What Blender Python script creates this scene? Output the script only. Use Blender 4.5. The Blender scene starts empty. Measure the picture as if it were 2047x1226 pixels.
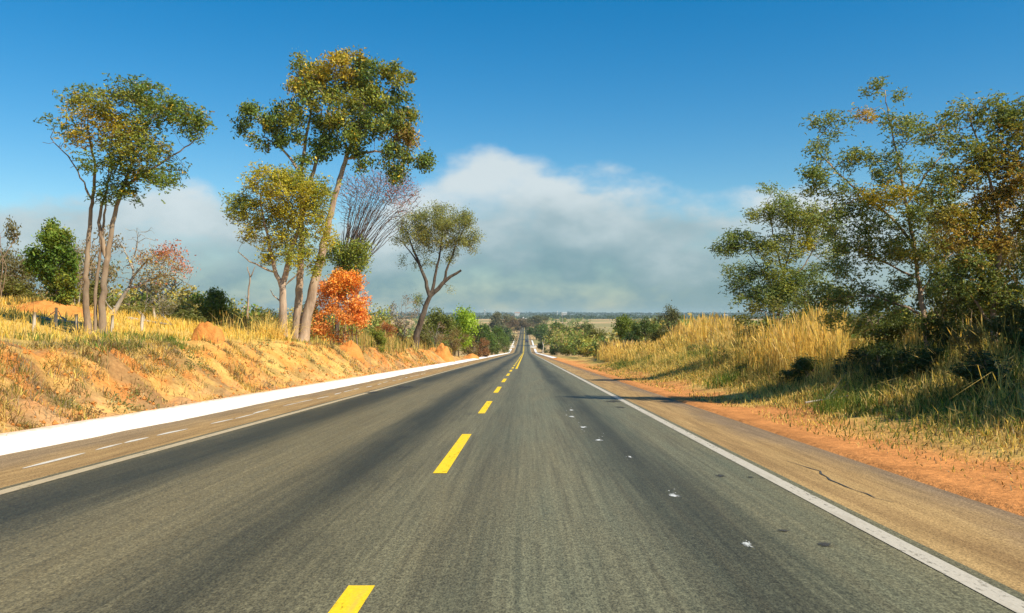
import bpy, math, random
import numpy as np
from mathutils import Vector

# ------------------------------------------------------------------ camera, light, sky, exposure
SC = bpy.context.scene
COL = SC.collection
F = 1700.0            # focal length in photograph pixels (2047 wide)
CX, CY = 1050.0, 632.0  # where the level road direction and the horizon meet
EYE = 1.25

cam_d = bpy.data.cameras.new("camera")
cam_d.sensor_width = 36.0
cam_d.lens = 36.0 * F / 2047.0
cam_d.shift_x = -(CX - 1023.5) / 2047.0
cam_d.shift_y = (CY - 613.0) / 2047.0
cam_d.clip_start = 0.1
cam_d.clip_end = 20000
cam = bpy.data.objects.new("camera", cam_d)
COL.objects.link(cam)
cam.location = (0, 0, EYE)
cam.rotation_euler = (math.radians(90), 0, 0)
SC.camera = cam

SUN_EL = math.radians(45)
SUN_AZ = math.radians(124)          # clockwise from +Y (the driving direction): right and a little behind
sun_dir = Vector((math.sin(SUN_AZ) * math.cos(SUN_EL), math.cos(SUN_AZ) * math.cos(SUN_EL), math.sin(SUN_EL)))
sun_l = bpy.data.lights.new("sun", 'SUN')
sun_l.energy = 4.6
sun_l.angle = math.radians(0.5)
sun_l.color = (1.0, 0.90, 0.72)
sun = bpy.data.objects.new("sun", sun_l)
COL.objects.link(sun)
sun.rotation_euler = sun_dir.to_track_quat('Z', 'Y').to_euler()
sun.location = (60, -20, 60)

SC.view_settings.view_transform = 'Standard'
SC.view_settings.look = 'None'
SC.view_settings.exposure = 0.7
SC.view_settings.gamma = 1.0
SC.view_settings.use_curve_mapping = False
SC.cycles.max_bounces = 6
SC.cycles.diffuse_bounces = 3
SC.cycles.glossy_bounces = 2
SC.cycles.transmission_bounces = 4
SC.cycles.transparent_max_bounces = 8
SC.cycles.volume_bounces = 1
SC.cycles.use_denoising = True


def build_world():
    w = bpy.data.worlds.new("World")
    SC.world = w
    w.use_nodes = True
    nt = w.node_tree
    nt.nodes.clear()
    N = nt.nodes.new
    L = nt.links.new

    def math_(op, a, b=None, c=None, clamp=False):
        n = N('ShaderNodeMath')
        n.operation = op
        n.use_clamp = clamp
        for i, v in enumerate((a, b, c)):
            if v is None:
                continue
            if isinstance(v, (int, float)):
                n.inputs[i].default_value = v
            else:
                L(v, n.inputs[i])
        return n.outputs[0]

    out = N('ShaderNodeOutputWorld')
    sky = N('ShaderNodeTexSky')
    sky.sky_type = 'NISHITA'
    sky.sun_disc = False
    sky.sun_elevation = SUN_EL
    sky.sun_rotation = SUN_AZ
    sky.altitude = 900
    sky.air_density = 1.25
    sky.dust_density = 0.3
    sky.ozone_density = 3.0
    hs = N('ShaderNodeHueSaturation')
    hs.inputs['Saturation'].default_value = 1.50
    hs.inputs['Hue'].default_value = 0.496
    L(sky.outputs[0], hs.inputs['Color'])
    bg = N('ShaderNodeBackground')
    bg.inputs['Strength'].default_value = 0.077
    L(hs.outputs[0], bg.inputs['Color'])

    tc = N('ShaderNodeTexCoord')
    sep = N('ShaderNodeSeparateXYZ')
    L(tc.outputs['Generated'], sep.inputs[0])
    az = math_('ARCTAN2', sep.outputs[0], sep.outputs[1])
    el = math_('ARCSINE', sep.outputs[2])
    # height of the cloud bank as a function of direction, the same kind of bank all round
    ramp = N('ShaderNodeValToRGB')
    ramp.color_ramp.interpolation = 'B_SPLINE'
    t = math_('MULTIPLY_ADD', az, 1 / 1.6, 0.5, clamp=True)
    L(t, ramp.inputs[0])
    pts = [(-0.80, .12), (-0.56, .10), (-0.45, .145), (-0.36, .150), (-0.30, .10), (-0.18, .12), (-0.125, .165), (-0.05, .215),
           (0.0, .185), (0.06, .165), (0.14, .165), (0.20, .125), (0.25, .135), (0.33, .135), (0.45, .12), (0.80, .12)]
    cr = ramp.color_ramp
    while len(cr.elements) < len(pts):
        cr.elements.new(0.5)
    for e, (a, h) in zip(cr.elements, pts):
        e.position = a / 1.6 + 0.5
        e.color = (h * 4, h * 4, h * 4, 1)
    top = math_('MULTIPLY', ramp.outputs[0], 0.25)
    mp = N('ShaderNodeMapping')
    mp.inputs['Scale'].default_value = (1, 1, 1.9)
    L(tc.outputs['Generated'], mp.inputs[0])
    nz = N('ShaderNodeTexNoise')
    nz.inputs['Scale'].default_value = 9.0
    nz.inputs['Detail'].default_value = 9.0
    nz.inputs['Roughness'].default_value = 0.56
    L(mp.outputs[0], nz.inputs['Vector'])
    nb = N('ShaderNodeTexNoise')
    nb.inputs['Scale'].default_value = 4.2
    nb.inputs['Detail'].default_value = 4.0
    L(mp.outputs[0], nb.inputs['Vector'])
    n1 = math_('SUBTRACT', nz.outputs['Fac'], 0.5)
    n2 = math_('SUBTRACT', nb.outputs['Fac'], 0.5)
    edge = math_('ADD', top, math_('MULTIPLY', n1, 0.11))
    edge = math_('ADD', edge, math_('MULTIPLY', n2, 0.05))
    depth = math_('SUBTRACT', edge, el)
    mr = N('ShaderNodeMapRange')
    mr.interpolation_type = 'SMOOTHSTEP'
    mr.inputs[1].default_value = -0.006
    mr.inputs[2].default_value = 0.030
    mr.inputs[3].default_value = 0.0
    mr.inputs[4].default_value = 0.93
    L(depth, mr.inputs[0])
    # inside the bank thin spots let the blue through
    thin = N('ShaderNodeMapRange')
    thin.inputs[1].default_value = 0.30
    thin.inputs[2].default_value = 0.52
    thin.inputs[3].default_value = 0.62
    thin.inputs[4].default_value = 1.0
    L(nz.outputs['Fac'], thin.inputs[0])
    dens = math_('MULTIPLY', mr.outputs[0], thin.outputs[0])
    # colour: white where the bank is thick and high, blue-grey towards the horizon
    lo = N('ShaderNodeMapRange')
    lo.interpolation_type = 'SMOOTHSTEP'
    lo.inputs[1].default_value = 0.015
    lo.inputs[2].default_value = 0.165
    L(math_('ADD', el, math_('ADD', math_('MULTIPLY', n2, 0.26), math_('MULTIPLY', n1, 0.14))), lo.inputs[0])
    mc = N('ShaderNodeMix')
    mc.data_type = 'RGBA'
    mc.inputs[6].default_value = (0.155, 0.285, 0.335, 1)
    mc.inputs[7].default_value = (0.60, 0.67, 0.69, 1)
    L(lo.outputs[0], mc.inputs[0])
    bc = N('ShaderNodeBackground')
    bc.inputs['Strength'].default_value = 0.70
    L(mc.outputs[2], bc.inputs['Color'])
    mix = N('ShaderNodeMixShader')
    L(dens, mix.inputs[0])
    L(bg.outputs[0], mix.inputs[1])
    L(bc.outputs[0], mix.inputs[2])
    L(mix.outputs[0], out.inputs[0])


build_world()

# ------------------------------------------------------------------ helpers
R = np.random.default_rng(7)
random.seed(7)


def at(u, v, d):
    return np.array([(u - CX) / F * d, d, EYE - (v - CY) / F * d])


def sstep(a, b, x):
    t = np.clip((np.asarray(x, float) - a) / (b - a), 0, 1)
    return t * t * (3 - 2 * t)


def _hash(ix, iy, s):
    h = (ix.astype(np.int64) * 374761393 + iy.astype(np.int64) * 668265263 + s * 974634777) & 0x7fffffff
    h = ((h ^ (h >> 13)) * 1274126177) & 0x7fffffff
    h = h ^ (h >> 16)
    return (h & 0xffff) / 65535.0


def vnoise(x, y, s=0):
    x = np.asarray(x, float); y = np.asarray(y, float)
    ix = np.floor(x); iy = np.floor(y)
    fx = x - ix; fy = y - iy
    fx = fx * fx * (3 - 2 * fx); fy = fy * fy * (3 - 2 * fy)
    a = _hash(ix, iy, s); b = _hash(ix + 1, iy, s); c = _hash(ix, iy + 1, s); d = _hash(ix + 1, iy + 1, s)
    return (a * (1 - fx) + b * fx) * (1 - fy) + (c * (1 - fx) + d * fx) * fy


def fbm(x, y, s=0, o=4):
    r = 0; a = .5; t = 0
    for i in range(o):
        r = r + a * vnoise(np.asarray(x) * 2 ** i, np.asarray(y) * 2 ** i, s + i * 17)
        t += a; a *= .5
    return r / t - .5


# ---- road profile (height of the road over distance)
_PY = np.array([-200, 0, 340, 400, 450, 503, 580, 641, 779, 1000, 1400, 1500, 1620, 1800, 2100, 2600, 3300, 4200, 9000], float)
_PZ = np.array([8, 0, -13.55, -14.1, -14.3, -14.35, -14.2, -13.7, -11.6, -9.2, -5.3, -4.0, -5.0, -8, -9, -5.5, 2.5, 9.0, 9.0], float)
_fy = np.arange(-200, 9000, 4.0)
_fz = np.interp(_fy, _PY, _PZ)
_k = np.hanning(17); _k /= _k.sum()
_fzs = np.convolve(np.pad(_fz, 8, mode='edge'), _k, 'valid')
_fzs[:60] = _fz[:60]


def zr(y):
    return np.interp(y, _fy, _fzs)


RX0, RX1 = -4.75, 2.55      # carriageway
SL, SR = -6.2, 3.93         # outer edges of the shoulders


def side(x, y):
    """height of the land above the road profile"""
    x = np.asarray(x, float); y = np.asarray(y, float)
    wob = 0.45 * fbm(y * .22, y * 0 + 3.1, 5)
    fl = 1 - sstep(72, 140, y)
    lb = sstep(-7.25, -9.5 + wob, x) * 1.33 + np.clip(-9.4 - x, 0, 14) * .055
    left = lb * (fl * .95 + .05)
    left = left + 1.15 * np.exp(-((x + 20) / 8.5) ** 2 - ((y - 33) / 9.0) ** 2)
    fr = 1 - sstep(60, 130, y)
    rx = np.array([0, 4.9, 6.5, 9, 12, 16, 60, 300, 9000.]); rh = np.array([0, 0.03, .30, 1.05, 1.60, 1.8, 2.1, 1.5, 0])
    right = np.interp(x, rx, rh) * (fr * .95 + .05)
    h = np.where(x < 0, left, right)
    amp = sstep(7.25, 8.2, -x) + sstep(4.2, 7.0, x)
    bank = sstep(-7.25, -7.7, x) * (1 - sstep(-9.2, -10.6, x)) * fl
    h = h + amp * (.16 * fbm(x * .5, y * .5, 11, 3) + .05 * fbm(x * 2.2, y * 2.2, 21, 3))
    gul = np.abs(fbm(y * .8 + x * .35, x * .30, 31, 3))
    h = h - bank * (1.3 * np.clip(.15 - gul, 0, 1)) + bank * .34 * fbm(x * 1.8, y * 1.6, 41, 4) + bank * .10 * fbm(x * 5, y * 4, 43, 2)
    big = sstep(200, 900, np.abs(x)) * 3.0 * fbm(x * .002, y * .002, 77, 2)
    return h + big


def H(x, y):
    return zr(y) + side(x, y)


def link(o, parent=None):
    COL.objects.link(o)
    if parent is not None:
        o.parent = parent
    return o


def mesh_np(name, V, quads=None, tris=None, col=None, mat=None, smooth=False, parent=None, loc=(0, 0, 0)):
    """one mesh object from numpy arrays"""
    me = bpy.data.meshes.new(name)
    V = np.asarray(V, np.float32).reshape(-1, 3)
    me.vertices.add(len(V))
    me.vertices.foreach_set('co', V.ravel())
    ls = []; starts = []; tot = 0
    for arr, k in ((quads, 4), (tris, 3)):
        if arr is None or len(arr) == 0:
            continue
        arr = np.asarray(arr, np.int32).reshape(-1, k)
        ls.append(arr.ravel())
        starts.append(tot + np.arange(len(arr)) * k)
        tot += arr.size
    lv = np.concatenate(ls); st = np.concatenate(starts)
    me.loops.add(len(lv))
    me.loops.foreach_set('vertex_index', lv)
    me.polygons.add(len(st))
    me.polygons.foreach_set('loop_start', st.astype(np.int32))
    me.polygons.foreach_set('use_smooth', np.full(len(st), bool(smooth)))
    if col is not None:
        ca = me.color_attributes.new('Col', 'FLOAT_COLOR', 'POINT')
        c4 = np.ones((len(V), 4), np.float32)
        c4[:, :3] = col
        ca.data.foreach_set('color', c4.ravel())
    me.update(calc_edges=True)
    if mat is not None:
        me.materials.append(mat)
    o = bpy.data.objects.new(name, me)
    o.location = loc
    return link(o, parent)


def tag(o, label=None, cat=None, group=None, kind=None):
    if label: o['label'] = label
    if cat: o['category'] = cat
    if group: o['group'] = group
    if kind: o['kind'] = kind
    return o


def thing(name, loc, label, cat, group=None):
    o = bpy.data.objects.new(name, None)
    o.empty_display_size = 0.3
    o.location = loc
    link(o)
    return tag(o, label, cat, group)


def copy_tree(o, parent=None):
    c = o.copy()
    link(c, parent)
    for ch in list(o.children):
        copy_tree(ch, c)
    return c


# ------------------------------------------------------------------ materials
def new_mat(name):
    m = bpy.data.materials.new(name)
    m.use_nodes = True
    nt = m.node_tree
    b = nt.nodes['Principled BSDF']
    return m, nt, b


class NT:
    """tiny node helper"""
    def __init__(s, nt): s.nt = nt
    def n(s, t): return s.nt.nodes.new(t)
    def l(s, a, b): s.nt.links.new(a, b)
    def math(s, op, a, b=None, c=None, clamp=False):
        n = s.n('ShaderNodeMath'); n.operation = op; n.use_clamp = clamp
        for i, v in enumerate((a, b, c)):
            if v is None: continue
            if isinstance(v, (int, float)): n.inputs[i].default_value = v
            else: s.l(v, n.inputs[i])
        return n.outputs[0]
    def mapping(s, scale, src='Object', loc=(0, 0, 0)):
        tc = s.n('ShaderNodeTexCoord'); mp = s.n('ShaderNodeMapping')
        mp.inputs['Scale'].default_value = scale; mp.inputs['Location'].default_value = loc
        s.l(tc.outputs[src], mp.inputs[0]); return mp.outputs[0]
    def noise(s, vec, scale, detail=5, rough=.55):
        n = s.n('ShaderNodeTexNoise')
        n.inputs['Scale'].default_value = scale; n.inputs['Detail'].default_value = detail; n.inputs['Roughness'].default_value = rough
        if vec is not None: s.l(vec, n.inputs['Vector'])
        return n.outputs['Fac']
    def remap(s, v, a, b, c=0., d=1., smooth=False):
        n = s.n('ShaderNodeMapRange')
        if smooth: n.interpolation_type = 'SMOOTHSTEP'
        for i, x in enumerate((a, b, c, d)): n.inputs[i + 1].default_value = x
        s.l(v, n.inputs[0]); return n.outputs[0]
    def mix(s, fac, a, b, mode='MIX'):
        n = s.n('ShaderNodeMix'); n.data_type = 'RGBA'; n.blend_type = mode
        for sock, v in ((n.inputs[0], fac), (n.inputs[6], a), (n.inputs[7], b)):
            if isinstance(v, (int, float)): sock.default_value = v
            elif isinstance(v, tuple): sock.default_value = (*v, 1) if len(v) == 3 else v
            else: s.l(v, sock)
        return n.outputs[2]
    def bump(s, h, strength, dist, bsdf):
        n = s.n('ShaderNodeBump'); n.inputs['Strength'].default_value = strength; n.inputs['Distance'].default_value = dist
        s.l(h, n.inputs['Height']); s.l(n.outputs[0], bsdf.inputs['Normal'])


def leaf_mat(name, trans=0.35, use_obj=False, rough=.5):
    m, nt, b = new_mat(name)
    k = NT(nt)
    at_ = k.n('ShaderNodeAttribute'); at_.attribute_name = 'Col'
    col = at_.outputs['Color']
    if use_obj:
        oi = k.n('ShaderNodeObjectInfo')
        col = k.mix(1.0, col, oi.outputs['Color'], 'MULTIPLY')
    nz = k.noise(k.mapping((1, 1, 1)), 3.5, 3)
    col = k.mix(1.0, col, k.remap(nz, .3, .7, .8, 1.2), 'MULTIPLY')
    k.l(col, b.inputs['Base Color'])
    b.inputs['Roughness'].default_value = rough
    b.inputs['Specular IOR Level'].default_value = 0.25
    tr = k.n('ShaderNodeBsdfTranslucent')
    k.l(k.mix(1.0, col, (1.25, 1.15, .6), 'MULTIPLY'), tr.inputs['Color'])
    ms = k.n('ShaderNodeMixShader'); ms.inputs[0].default_value = trans
    k.l(b.outputs[0], ms.inputs[1]); k.l(tr.outputs[0], ms.inputs[2])
    k.l(ms.outputs[0], nt.nodes['Material Output'].inputs[0])
    return m


def bark_mat(name, c1, c2, sc=5.0):
    m, nt, b = new_mat(name)
    k = NT(nt)
    v = k.mapping((1, 1, .22))
    n1 = k.noise(v, sc, 6, .65)
    n2 = k.noise(k.mapping((1, 1, 1)), sc * .35, 4)
    col = k.mix(k.remap(n1, .33, .66), c1, c2)
    col = k.mix(k.remap(n2, .45, .7, 0, .55), col, (c2[0] * .75 + .06, c2[1] * .78 + .07, c2[2] * .8 + .06))
    k.l(col, b.inputs['Base Color'])
    b.inputs['Roughness'].default_value = .9
    b.inputs['Specular IOR Level'].default_value = .15
    k.bump(n1, .8, .03, b)
    return m


def plain_mat(name, c, rough=.6, var=.12, scale=6, metal=0., dirt=None):
    m, nt, b = new_mat(name)
    k = NT(nt)
    n1 = k.noise(k.mapping((1, 1, 1)), scale, 5)
    lo = tuple(x * (1 - var) for x in c); hi = tuple(min(1, x * (1 + var)) for x in c)
    col = k.mix(k.remap(n1, .3, .7), lo, hi)
    if dirt:
        n2 = k.noise(k.mapping((1, 1, 1)), scale * .23, 6, .65)
        col = k.mix(k.remap(n2, .52, .72, 0, .8), col, dirt)
    k.l(col, b.inputs['Base Color'])
    b.inputs['Roughness'].default_value = rough
    b.inputs['Metallic'].default_value = metal
    return m


def soil_mat(name, c1, c2, c3):
    m, nt, b = new_mat(name)
    k = NT(nt)
    n1 = k.noise(k.mapping((1, 1, 1)), 2.2, 8, .65)
    n2 = k.noise(k.mapping((1, 1, 1)), 14, 6, .7)
    col = k.mix(k.remap(n1, .35, .65), c1, c2)
    col = k.mix(k.remap(n2, .5, .75, 0, .6), col, c3)
    k.l(col, b.inputs['Base Color'])
    b.inputs['Roughness'].default_value = .95
    b.inputs['Specular IOR Level'].default_value = .1
    k.bump(n2, .9, .05, b)
    return m


M = {}
M['leaf'] = leaf_mat('leaf', .33)
M['leaf_copy'] = leaf_mat('leaf_shrub', .33, True)
M['dry'] = leaf_mat('dry_grass', .48, False, .6)
M['bark_pale'] = bark_mat('bark_pale', (.20, .135, .09), (.50, .36, .25))
M['bark_tan'] = bark_mat('bark_tan', (.15, .10, .065), (.36, .26, .17))
M['bark_dark'] = bark_mat('bark_dark', (.035, .026, .02), (.14, .10, .07))
M['bark_grey'] = bark_mat('bark_grey', (.16, .14, .115), (.40, .36, .30))
M['bark_red'] = bark_mat('bark_purple', (.075, .055, .048), (.20, .145, .12))
M['orange_soil'] = soil_mat('orange_soil', (.52, .20, .045), (.64, .28, .075), (.40, .13, .035))
M['post'] = bark_mat('weathered_post', (.34, .29, .22), (.62, .55, .45), 12)


def road_mats():
    # ---- asphalt
    m, nt, b = new_mat('asphalt'); k = NT(nt)
    tc = k.n('ShaderNodeTexCoord'); sp = k.n('ShaderNodeSeparateXYZ'); k.l(tc.outputs['Object'], sp.inputs[0])
    X = sp.outputs[0]
    streak = k.noise(k.mapping((7.0, .16, 1)), 1.0, 6, .62)
    streak2 = k.noise(k.mapping((2.2, .05, 1), loc=(3, 7, 0)), 1.0, 5, .6)
    patch = k.noise(k.mapping((.9, .14, 1), loc=(11, 2, 0)), 1.0, 5, .6)
    grit = k.noise(k.mapping((1, .45, 1)), 95, 3, .7)
    wob = k.math('MULTIPLY_ADD', k.math('SUBTRACT', streak2, .5), .9, X)

    def track(c, w):
        d = k.math('ABSOLUTE', k.math('SUBTRACT', wob, c))
        return k.remap(d, 0, w, 1, 0, True)
    tr = k.math('MAXIMUM', track(-3.98, .95), track(-1.78, .80))
    tr = k.math('MAXIMUM', tr, k.math('MULTIPLY', track(1.22, .70), .9))
    tr = k.math('MAXIMUM', tr, k.math('MULTIPLY', track(-.38, .40), .35))
    tr = k.math('MULTIPLY', tr, k.remap(patch, .22, .50, .55, 1))
    base = k.mix(k.remap(X, -2.6, .6, 0, 1, True), (.205, .165, .108), (.165, .168, .135))
    base = k.mix(k.remap(streak, .3, .7, 0, .6), base, (.245, .212, .155))
    base = k.mix(k.remap(patch, .45, .75, 0, .55), base, (.25, .195, .125))
    col = k.mix(k.math('MULTIPLY', tr, .95), base, (.048, .048, .040))
    bl = k.noise(k.mapping((1.1, .42, 1), loc=(5, 1, 0)), 1.0, 4, .6)
    col = k.mix(k.remap(bl, .63, .74, 0, .5), col, (.07, .065, .052))
    dk = k.remap(streak, .54, .70, 0, .55)
    col = k.mix(dk, col, (.085, .076, .058))
    col = k.mix(1.0, col, k.remap(grit, .36, .64, .50, 1.50), 'MULTIPLY')
    grit2 = k.noise(k.mapping((1, .6, 1)), 38, 2, .6)
    col = k.mix(1.0, col, k.remap(grit2, .35, .65, .80, 1.22), 'MULTIPLY')
    fine = k.noise(k.mapping((26, .32, 1), loc=(1, 4, 0)), 1.0, 4, .7)
    col = k.mix(1.0, col, k.remap(fine, .3, .7, .78, 1.24), 'MULTIPLY')
    col = k.mix(1.0, col, (.67, .68, .515), 'MULTIPLY')
    k.l(col, b.inputs['Base Color'])
    b.inputs['Roughness'].default_value = .62
    b.inputs['Specular IOR Level'].default_value = .22
    k.bump(grit, .35, .006, b)
    M['asphalt'] = m
    # ---- dusty shoulder
    m, nt, b = new_mat('dusty_shoulder'); k = NT(nt)
    streak = k.noise(k.mapping((4.0, .22, 1)), 1.0, 6, .65)
    patch = k.noise(k.mapping((.8, .22, 1), loc=(4, 9, 0)), 1.0, 5, .6)
    grit = k.noise(k.mapping((1, .5, 1)), 80, 3, .7)
    sp = k.n('ShaderNodeSeparateXYZ'); tc = k.n('ShaderNodeTexCoord'); k.l(tc.outputs['Object'], sp.inputs[0])
    col = k.mix(k.remap(streak, .32, .68), (.25, .155, .065), (.38, .25, .105))
    ed = k.math('MULTIPLY_ADD', k.math('SUBTRACT', patch, .5), 1.6, sp.outputs[0])
    col = k.mix(k.remap(ed, 3.0, 3.7, 0, .8, True), col, (.17, .125, .085))
    col = k.mix(k.remap(ed, -5.3, -6.1, 0, .55, True), col, (.20, .155, .105))
    col = k.mix(k.remap(patch, .6, .75, 0, .4), col, (.2, .14, .09))
    col = k.mix(1.0, col, k.remap(grit, .36, .64, .62, 1.38), 'MULTIPLY')
    st2 = k.noise(k.mapping((11, .5, 1), loc=(2, 5, 0)), 1.0, 6, .7)
    col = k.mix(1.0, col, k.remap(st2, .3, .7, .72, 1.25), 'MULTIPLY')
    k.l(col, b.inputs['Base Color'])
    b.inputs['Roughness'].default_value = .9
    b.inputs['Specular IOR Level'].default_value = .15
    k.bump(grit, .4, .008, b)
    M['shoulder'] = m

    def paint(name, c, worn, wear):
        m, nt, b = new_mat(name); k = NT(nt)
        n1 = k.noise(k.mapping((5, .7, 1)), 2.0, 7, .7)
        n2 = k.noise(k.mapping((1, .6, 1)), 60, 3, .7)
        col = k.mix(k.remap(n1, .52, .72, 0, wear), c, worn)
        col = k.mix(1.0, col, k.remap(n2, .25, .75, .85, 1.12), 'MULTIPLY')
        k.l(col, b.inputs['Base Color']); b.inputs['Roughness'].default_value = .7
        b.inputs['Specular IOR Level'].default_value = .2
        n3 = k.noise(k.mapping((1, .35, 1)), 30, 5, .75)
        k.l(k.remap(k.math('ADD', k.math('MULTIPLY', n3, .6), k.math('MULTIPLY', n1, .5)), .39, .50, .10, 1), b.inputs['Alpha'])
        return m
    M['yellow'] = paint('yellow_paint', (.80, .54, .015), (.42, .32, .10), .45)
    M['white_line'] = paint('white_road_paint', (.46, .42, .34), (.30, .26, .19), .75)
    M['cream_line'] = paint('dusty_white_paint', (.44, .355, .22), (.33, .24, .15), .6)
    M['trail'] = paint('white_trail', (.62, .58, .50), (.32, .25, .17), .9)
    def soft(name, c):
        m, nt, b = new_mat(name); k = NT(nt)
        a = k.n('ShaderNodeAttribute'); a.attribute_name = 'Col'
        sp = k.n('ShaderNodeSeparateColor'); k.l(a.outputs['Color'], sp.inputs[0])
        n1 = k.noise(k.mapping((1, .5, 1)), 22, 6, .7)
        al = k.remap(k.math('ADD', sp.outputs[0], k.math('MULTIPLY', k.math('SUBTRACT', n1, .5), 1.7)), .35, .75, 0, .85)
        k.l(al, b.inputs['Alpha'])
        b.inputs['Base Color'].default_value = (*c, 1); b.inputs['Roughness'].default_value = .8
        return m
    M['splash'] = soft('white_splash', (.60, .62, .60))
    m, nt, b = new_mat('whitewashed_concrete'); k = NT(nt)
    n1 = k.noise(k.mapping((1, .25, 1)), 1.6, 8, .7); n2 = k.noise(k.mapping((1, .5, 1)), 9, 6, .7)
    sp = k.n('ShaderNodeSeparateXYZ'); tc = k.n('ShaderNodeTexCoord'); k.l(tc.outputs['Object'], sp.inputs[0])
    col = k.mix(k.remap(n1, .55, .75, 0, .5), (.86, .85, .82), (.62, .52, .40))
    rim = k.math('MULTIPLY', k.remap(k.math('ADD', sp.outputs[0], k.math('MULTIPLY', k.math('SUBTRACT', n2, .5), .55)), -6.92, -7.2, 0, .75, True), k.remap(sp.outputs[0], -7.6, -7.5, 0, 1))
    col = k.mix(rim, col, (.56, .33, .17))
    col = k.mix(k.remap(n2, .58, .72, 0, .35), col, (.55, .48, .38))
    k.l(col, b.inputs['Base Color']); b.inputs['Roughness'].default_value = .85; b.inputs['Specular IOR Level'].default_value = .15
    k.bump(n2, .5, .02, b)
    M['gutter'] = m
    m, nt, b = new_mat('dark_repair'); k = NT(nt)
    k.l(k.mix(k.noise(k.mapping((1, 1, 1)), 40, 4), (.035, .034, .03), (.075, .07, .06)), b.inputs['Base Color'])
    b.inputs['Roughness'].default_value = .8
    M['crack'] = m
    M['tar'] = soft('oil_stain', (.035, .034, .03))
    # ---- ground
    m, nt, b = new_mat('ground'); k = NT(nt)
    a = k.n('ShaderNodeAttribute'); a.attribute_name = 'Col'
    n1 = k.noise(k.mapping((1, 1, 1)), 1.3, 8, .68)
    n2 = k.noise(k.mapping((1, 1, 1)), 11, 5, .7)
    n3 = k.noise(k.mapping((.05, .05, 1)), 1.0, 6, .6)
    col = k.mix(1.0, a.outputs['Color'], k.remap(n1, .28, .72, .72, 1.3), 'MULTIPLY')
    col = k.mix(1.0, col, k.remap(n2, .28, .72, .70, 1.32), 'MULTIPLY')
    col = k.mix(1.0, col, k.remap(n3, .28, .72, .85, 1.15), 'MULTIPLY')
    k.l(col, b.inputs['Base Color'])
    b.inputs['Roughness'].default_value = .95
    b.inputs['Specular IOR Level'].default_value = .08
    k.bump(n2, .8, .06, b)
    M['ground'] = m


road_mats()

# ------------------------------------------------------------------ the ground sheet
def axis(segs):
    o = []
    for a, b, s in segs:
        o.append(np.arange(a, b, s))
    return np.concatenate(o)


YS = np.concatenate([axis([(-40, 8, 1.0), (8, 60, .22), (60, 130, .6), (130, 260, 2.5), (260, 700, 8), (700, 1700, 25), (1700, 4000, 100)]), np.array([4000., 4600, 5400, 6400])])
xl = axis([(7.25, 12, .16), (12, 30, .5), (30, 80, 3), (80, 300, 20), (300, 1200, 100), (1200, 6001, 600)])
xr = axis([(3.80, 10, .18), (10, 20, .4), (20, 80, 3), (80, 300, 20), (300, 1200, 100), (1200, 6001, 600)])
XS = np.concatenate([-xl[::-1], [-7.15, -7.0, -6.0, -4, 0, 2.4, 3.6], xr])
GX, GY = np.meshgrid(XS, YS)
GZ = H(GX, GY)
corr = (GX > -7.2) & (GX < 3.75)
GZ = GZ - np.where(corr, .12, 0.0)


def ground_colour(x, y):
    soil = np.array([.54, .205, .05]); pale = np.array([.58, .32, .15]); straw = np.array([.54, .36, .105]); tan = np.array([.46, .285, .095])
    green = np.array([.115, .15, .035]); dirt = np.array([.55, .235, .075]); brown = np.array([.26, .165, .075]); field = np.array([.44, .30, .14])
    x = x[..., None]; y = y[..., None]
    n = fbm(x * .7, y * .7, 3, 4) ; n2 = fbm(x * .25, y * .25, 9, 3); n3 = fbm(x * 1.9, y * .8, 15, 3)
    # left
    c = soil + (tan - soil) * sstep(-.10, .14, n3 + n * .5)
    c = c + (pale - c) * (1 - sstep(-8.7, -7.3, x) * 0 - sstep(7.5, 8.5, -x)) * .8
    c = c + (brown - c) * sstep(.03, .16, fbm(x * 1.5 + y * .5, y * 1.1, 63, 4)) * .75
    c = c + (np.array([.62, .37, .11]) - c) * sstep(.05, .17, fbm(x * 2.4 - y * .6, y * 1.6, 64, 3)) * .7
    top = sstep(9.2, 10.4, -x + n * 1.5)
    tc = straw + (tan - straw) * sstep(-.05, .15, n)
    tc = tc + (green - tc) * sstep(.06, .18, n2) * .8
    c = c + (tc - c) * top
    md = np.exp(-((x + 20) / 9.5) ** 2 - ((y - 33) / 9.5) ** 2)
    c = c + (np.array([.64, .42, .10]) - c) * np.clip(md * 1.6, 0, 1)
    c = c + (soil - c) * np.exp(-((x + 17.5) / 1.6) ** 2 - ((y - 31) / 2.0) ** 2) * .9
    # right
    r = dirt + (straw - dirt) * sstep(4.6, 6.2, x + n * 3.0)
    r = r + (green - r) * sstep(.02, .16, n2) * sstep(5, 6.5, x) * .8
    r = r + (brown - r) * sstep(.03, .2, n3) * sstep(5, 6.5, x) * .5
    c = np.where(x < 0, c, r)
    # far land: dry fields and scrub
    f = field + (np.array([.20, .19, .07]) - field) * sstep(0, .16, fbm(x * .012, y * .006, 55, 3)) * .8
    far = sstep(110, 220, y + .0 * x) + sstep(30, 70, np.abs(x))
    c = c + (f - c) * np.clip(far, 0, 1)
    c = c + (np.array([.060, .075, .03]) - c) * sstep(1480, 1600, y)
    return c


gc = ground_colour(GX, GY)
ny, nx = GX.shape
idx = np.arange(ny * nx).reshape(ny, nx)
gq = np.stack([idx[:-1, :-1], idx[:-1, 1:], idx[1:, 1:], idx[1:, :-1]], -1).reshape(-1, 4)
ground = mesh_np('ground', np.stack([GX, GY, GZ], -1), gq, col=gc.reshape(-1, 3), mat=M['ground'], smooth=True)
tag(ground, kind='structure')


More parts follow.
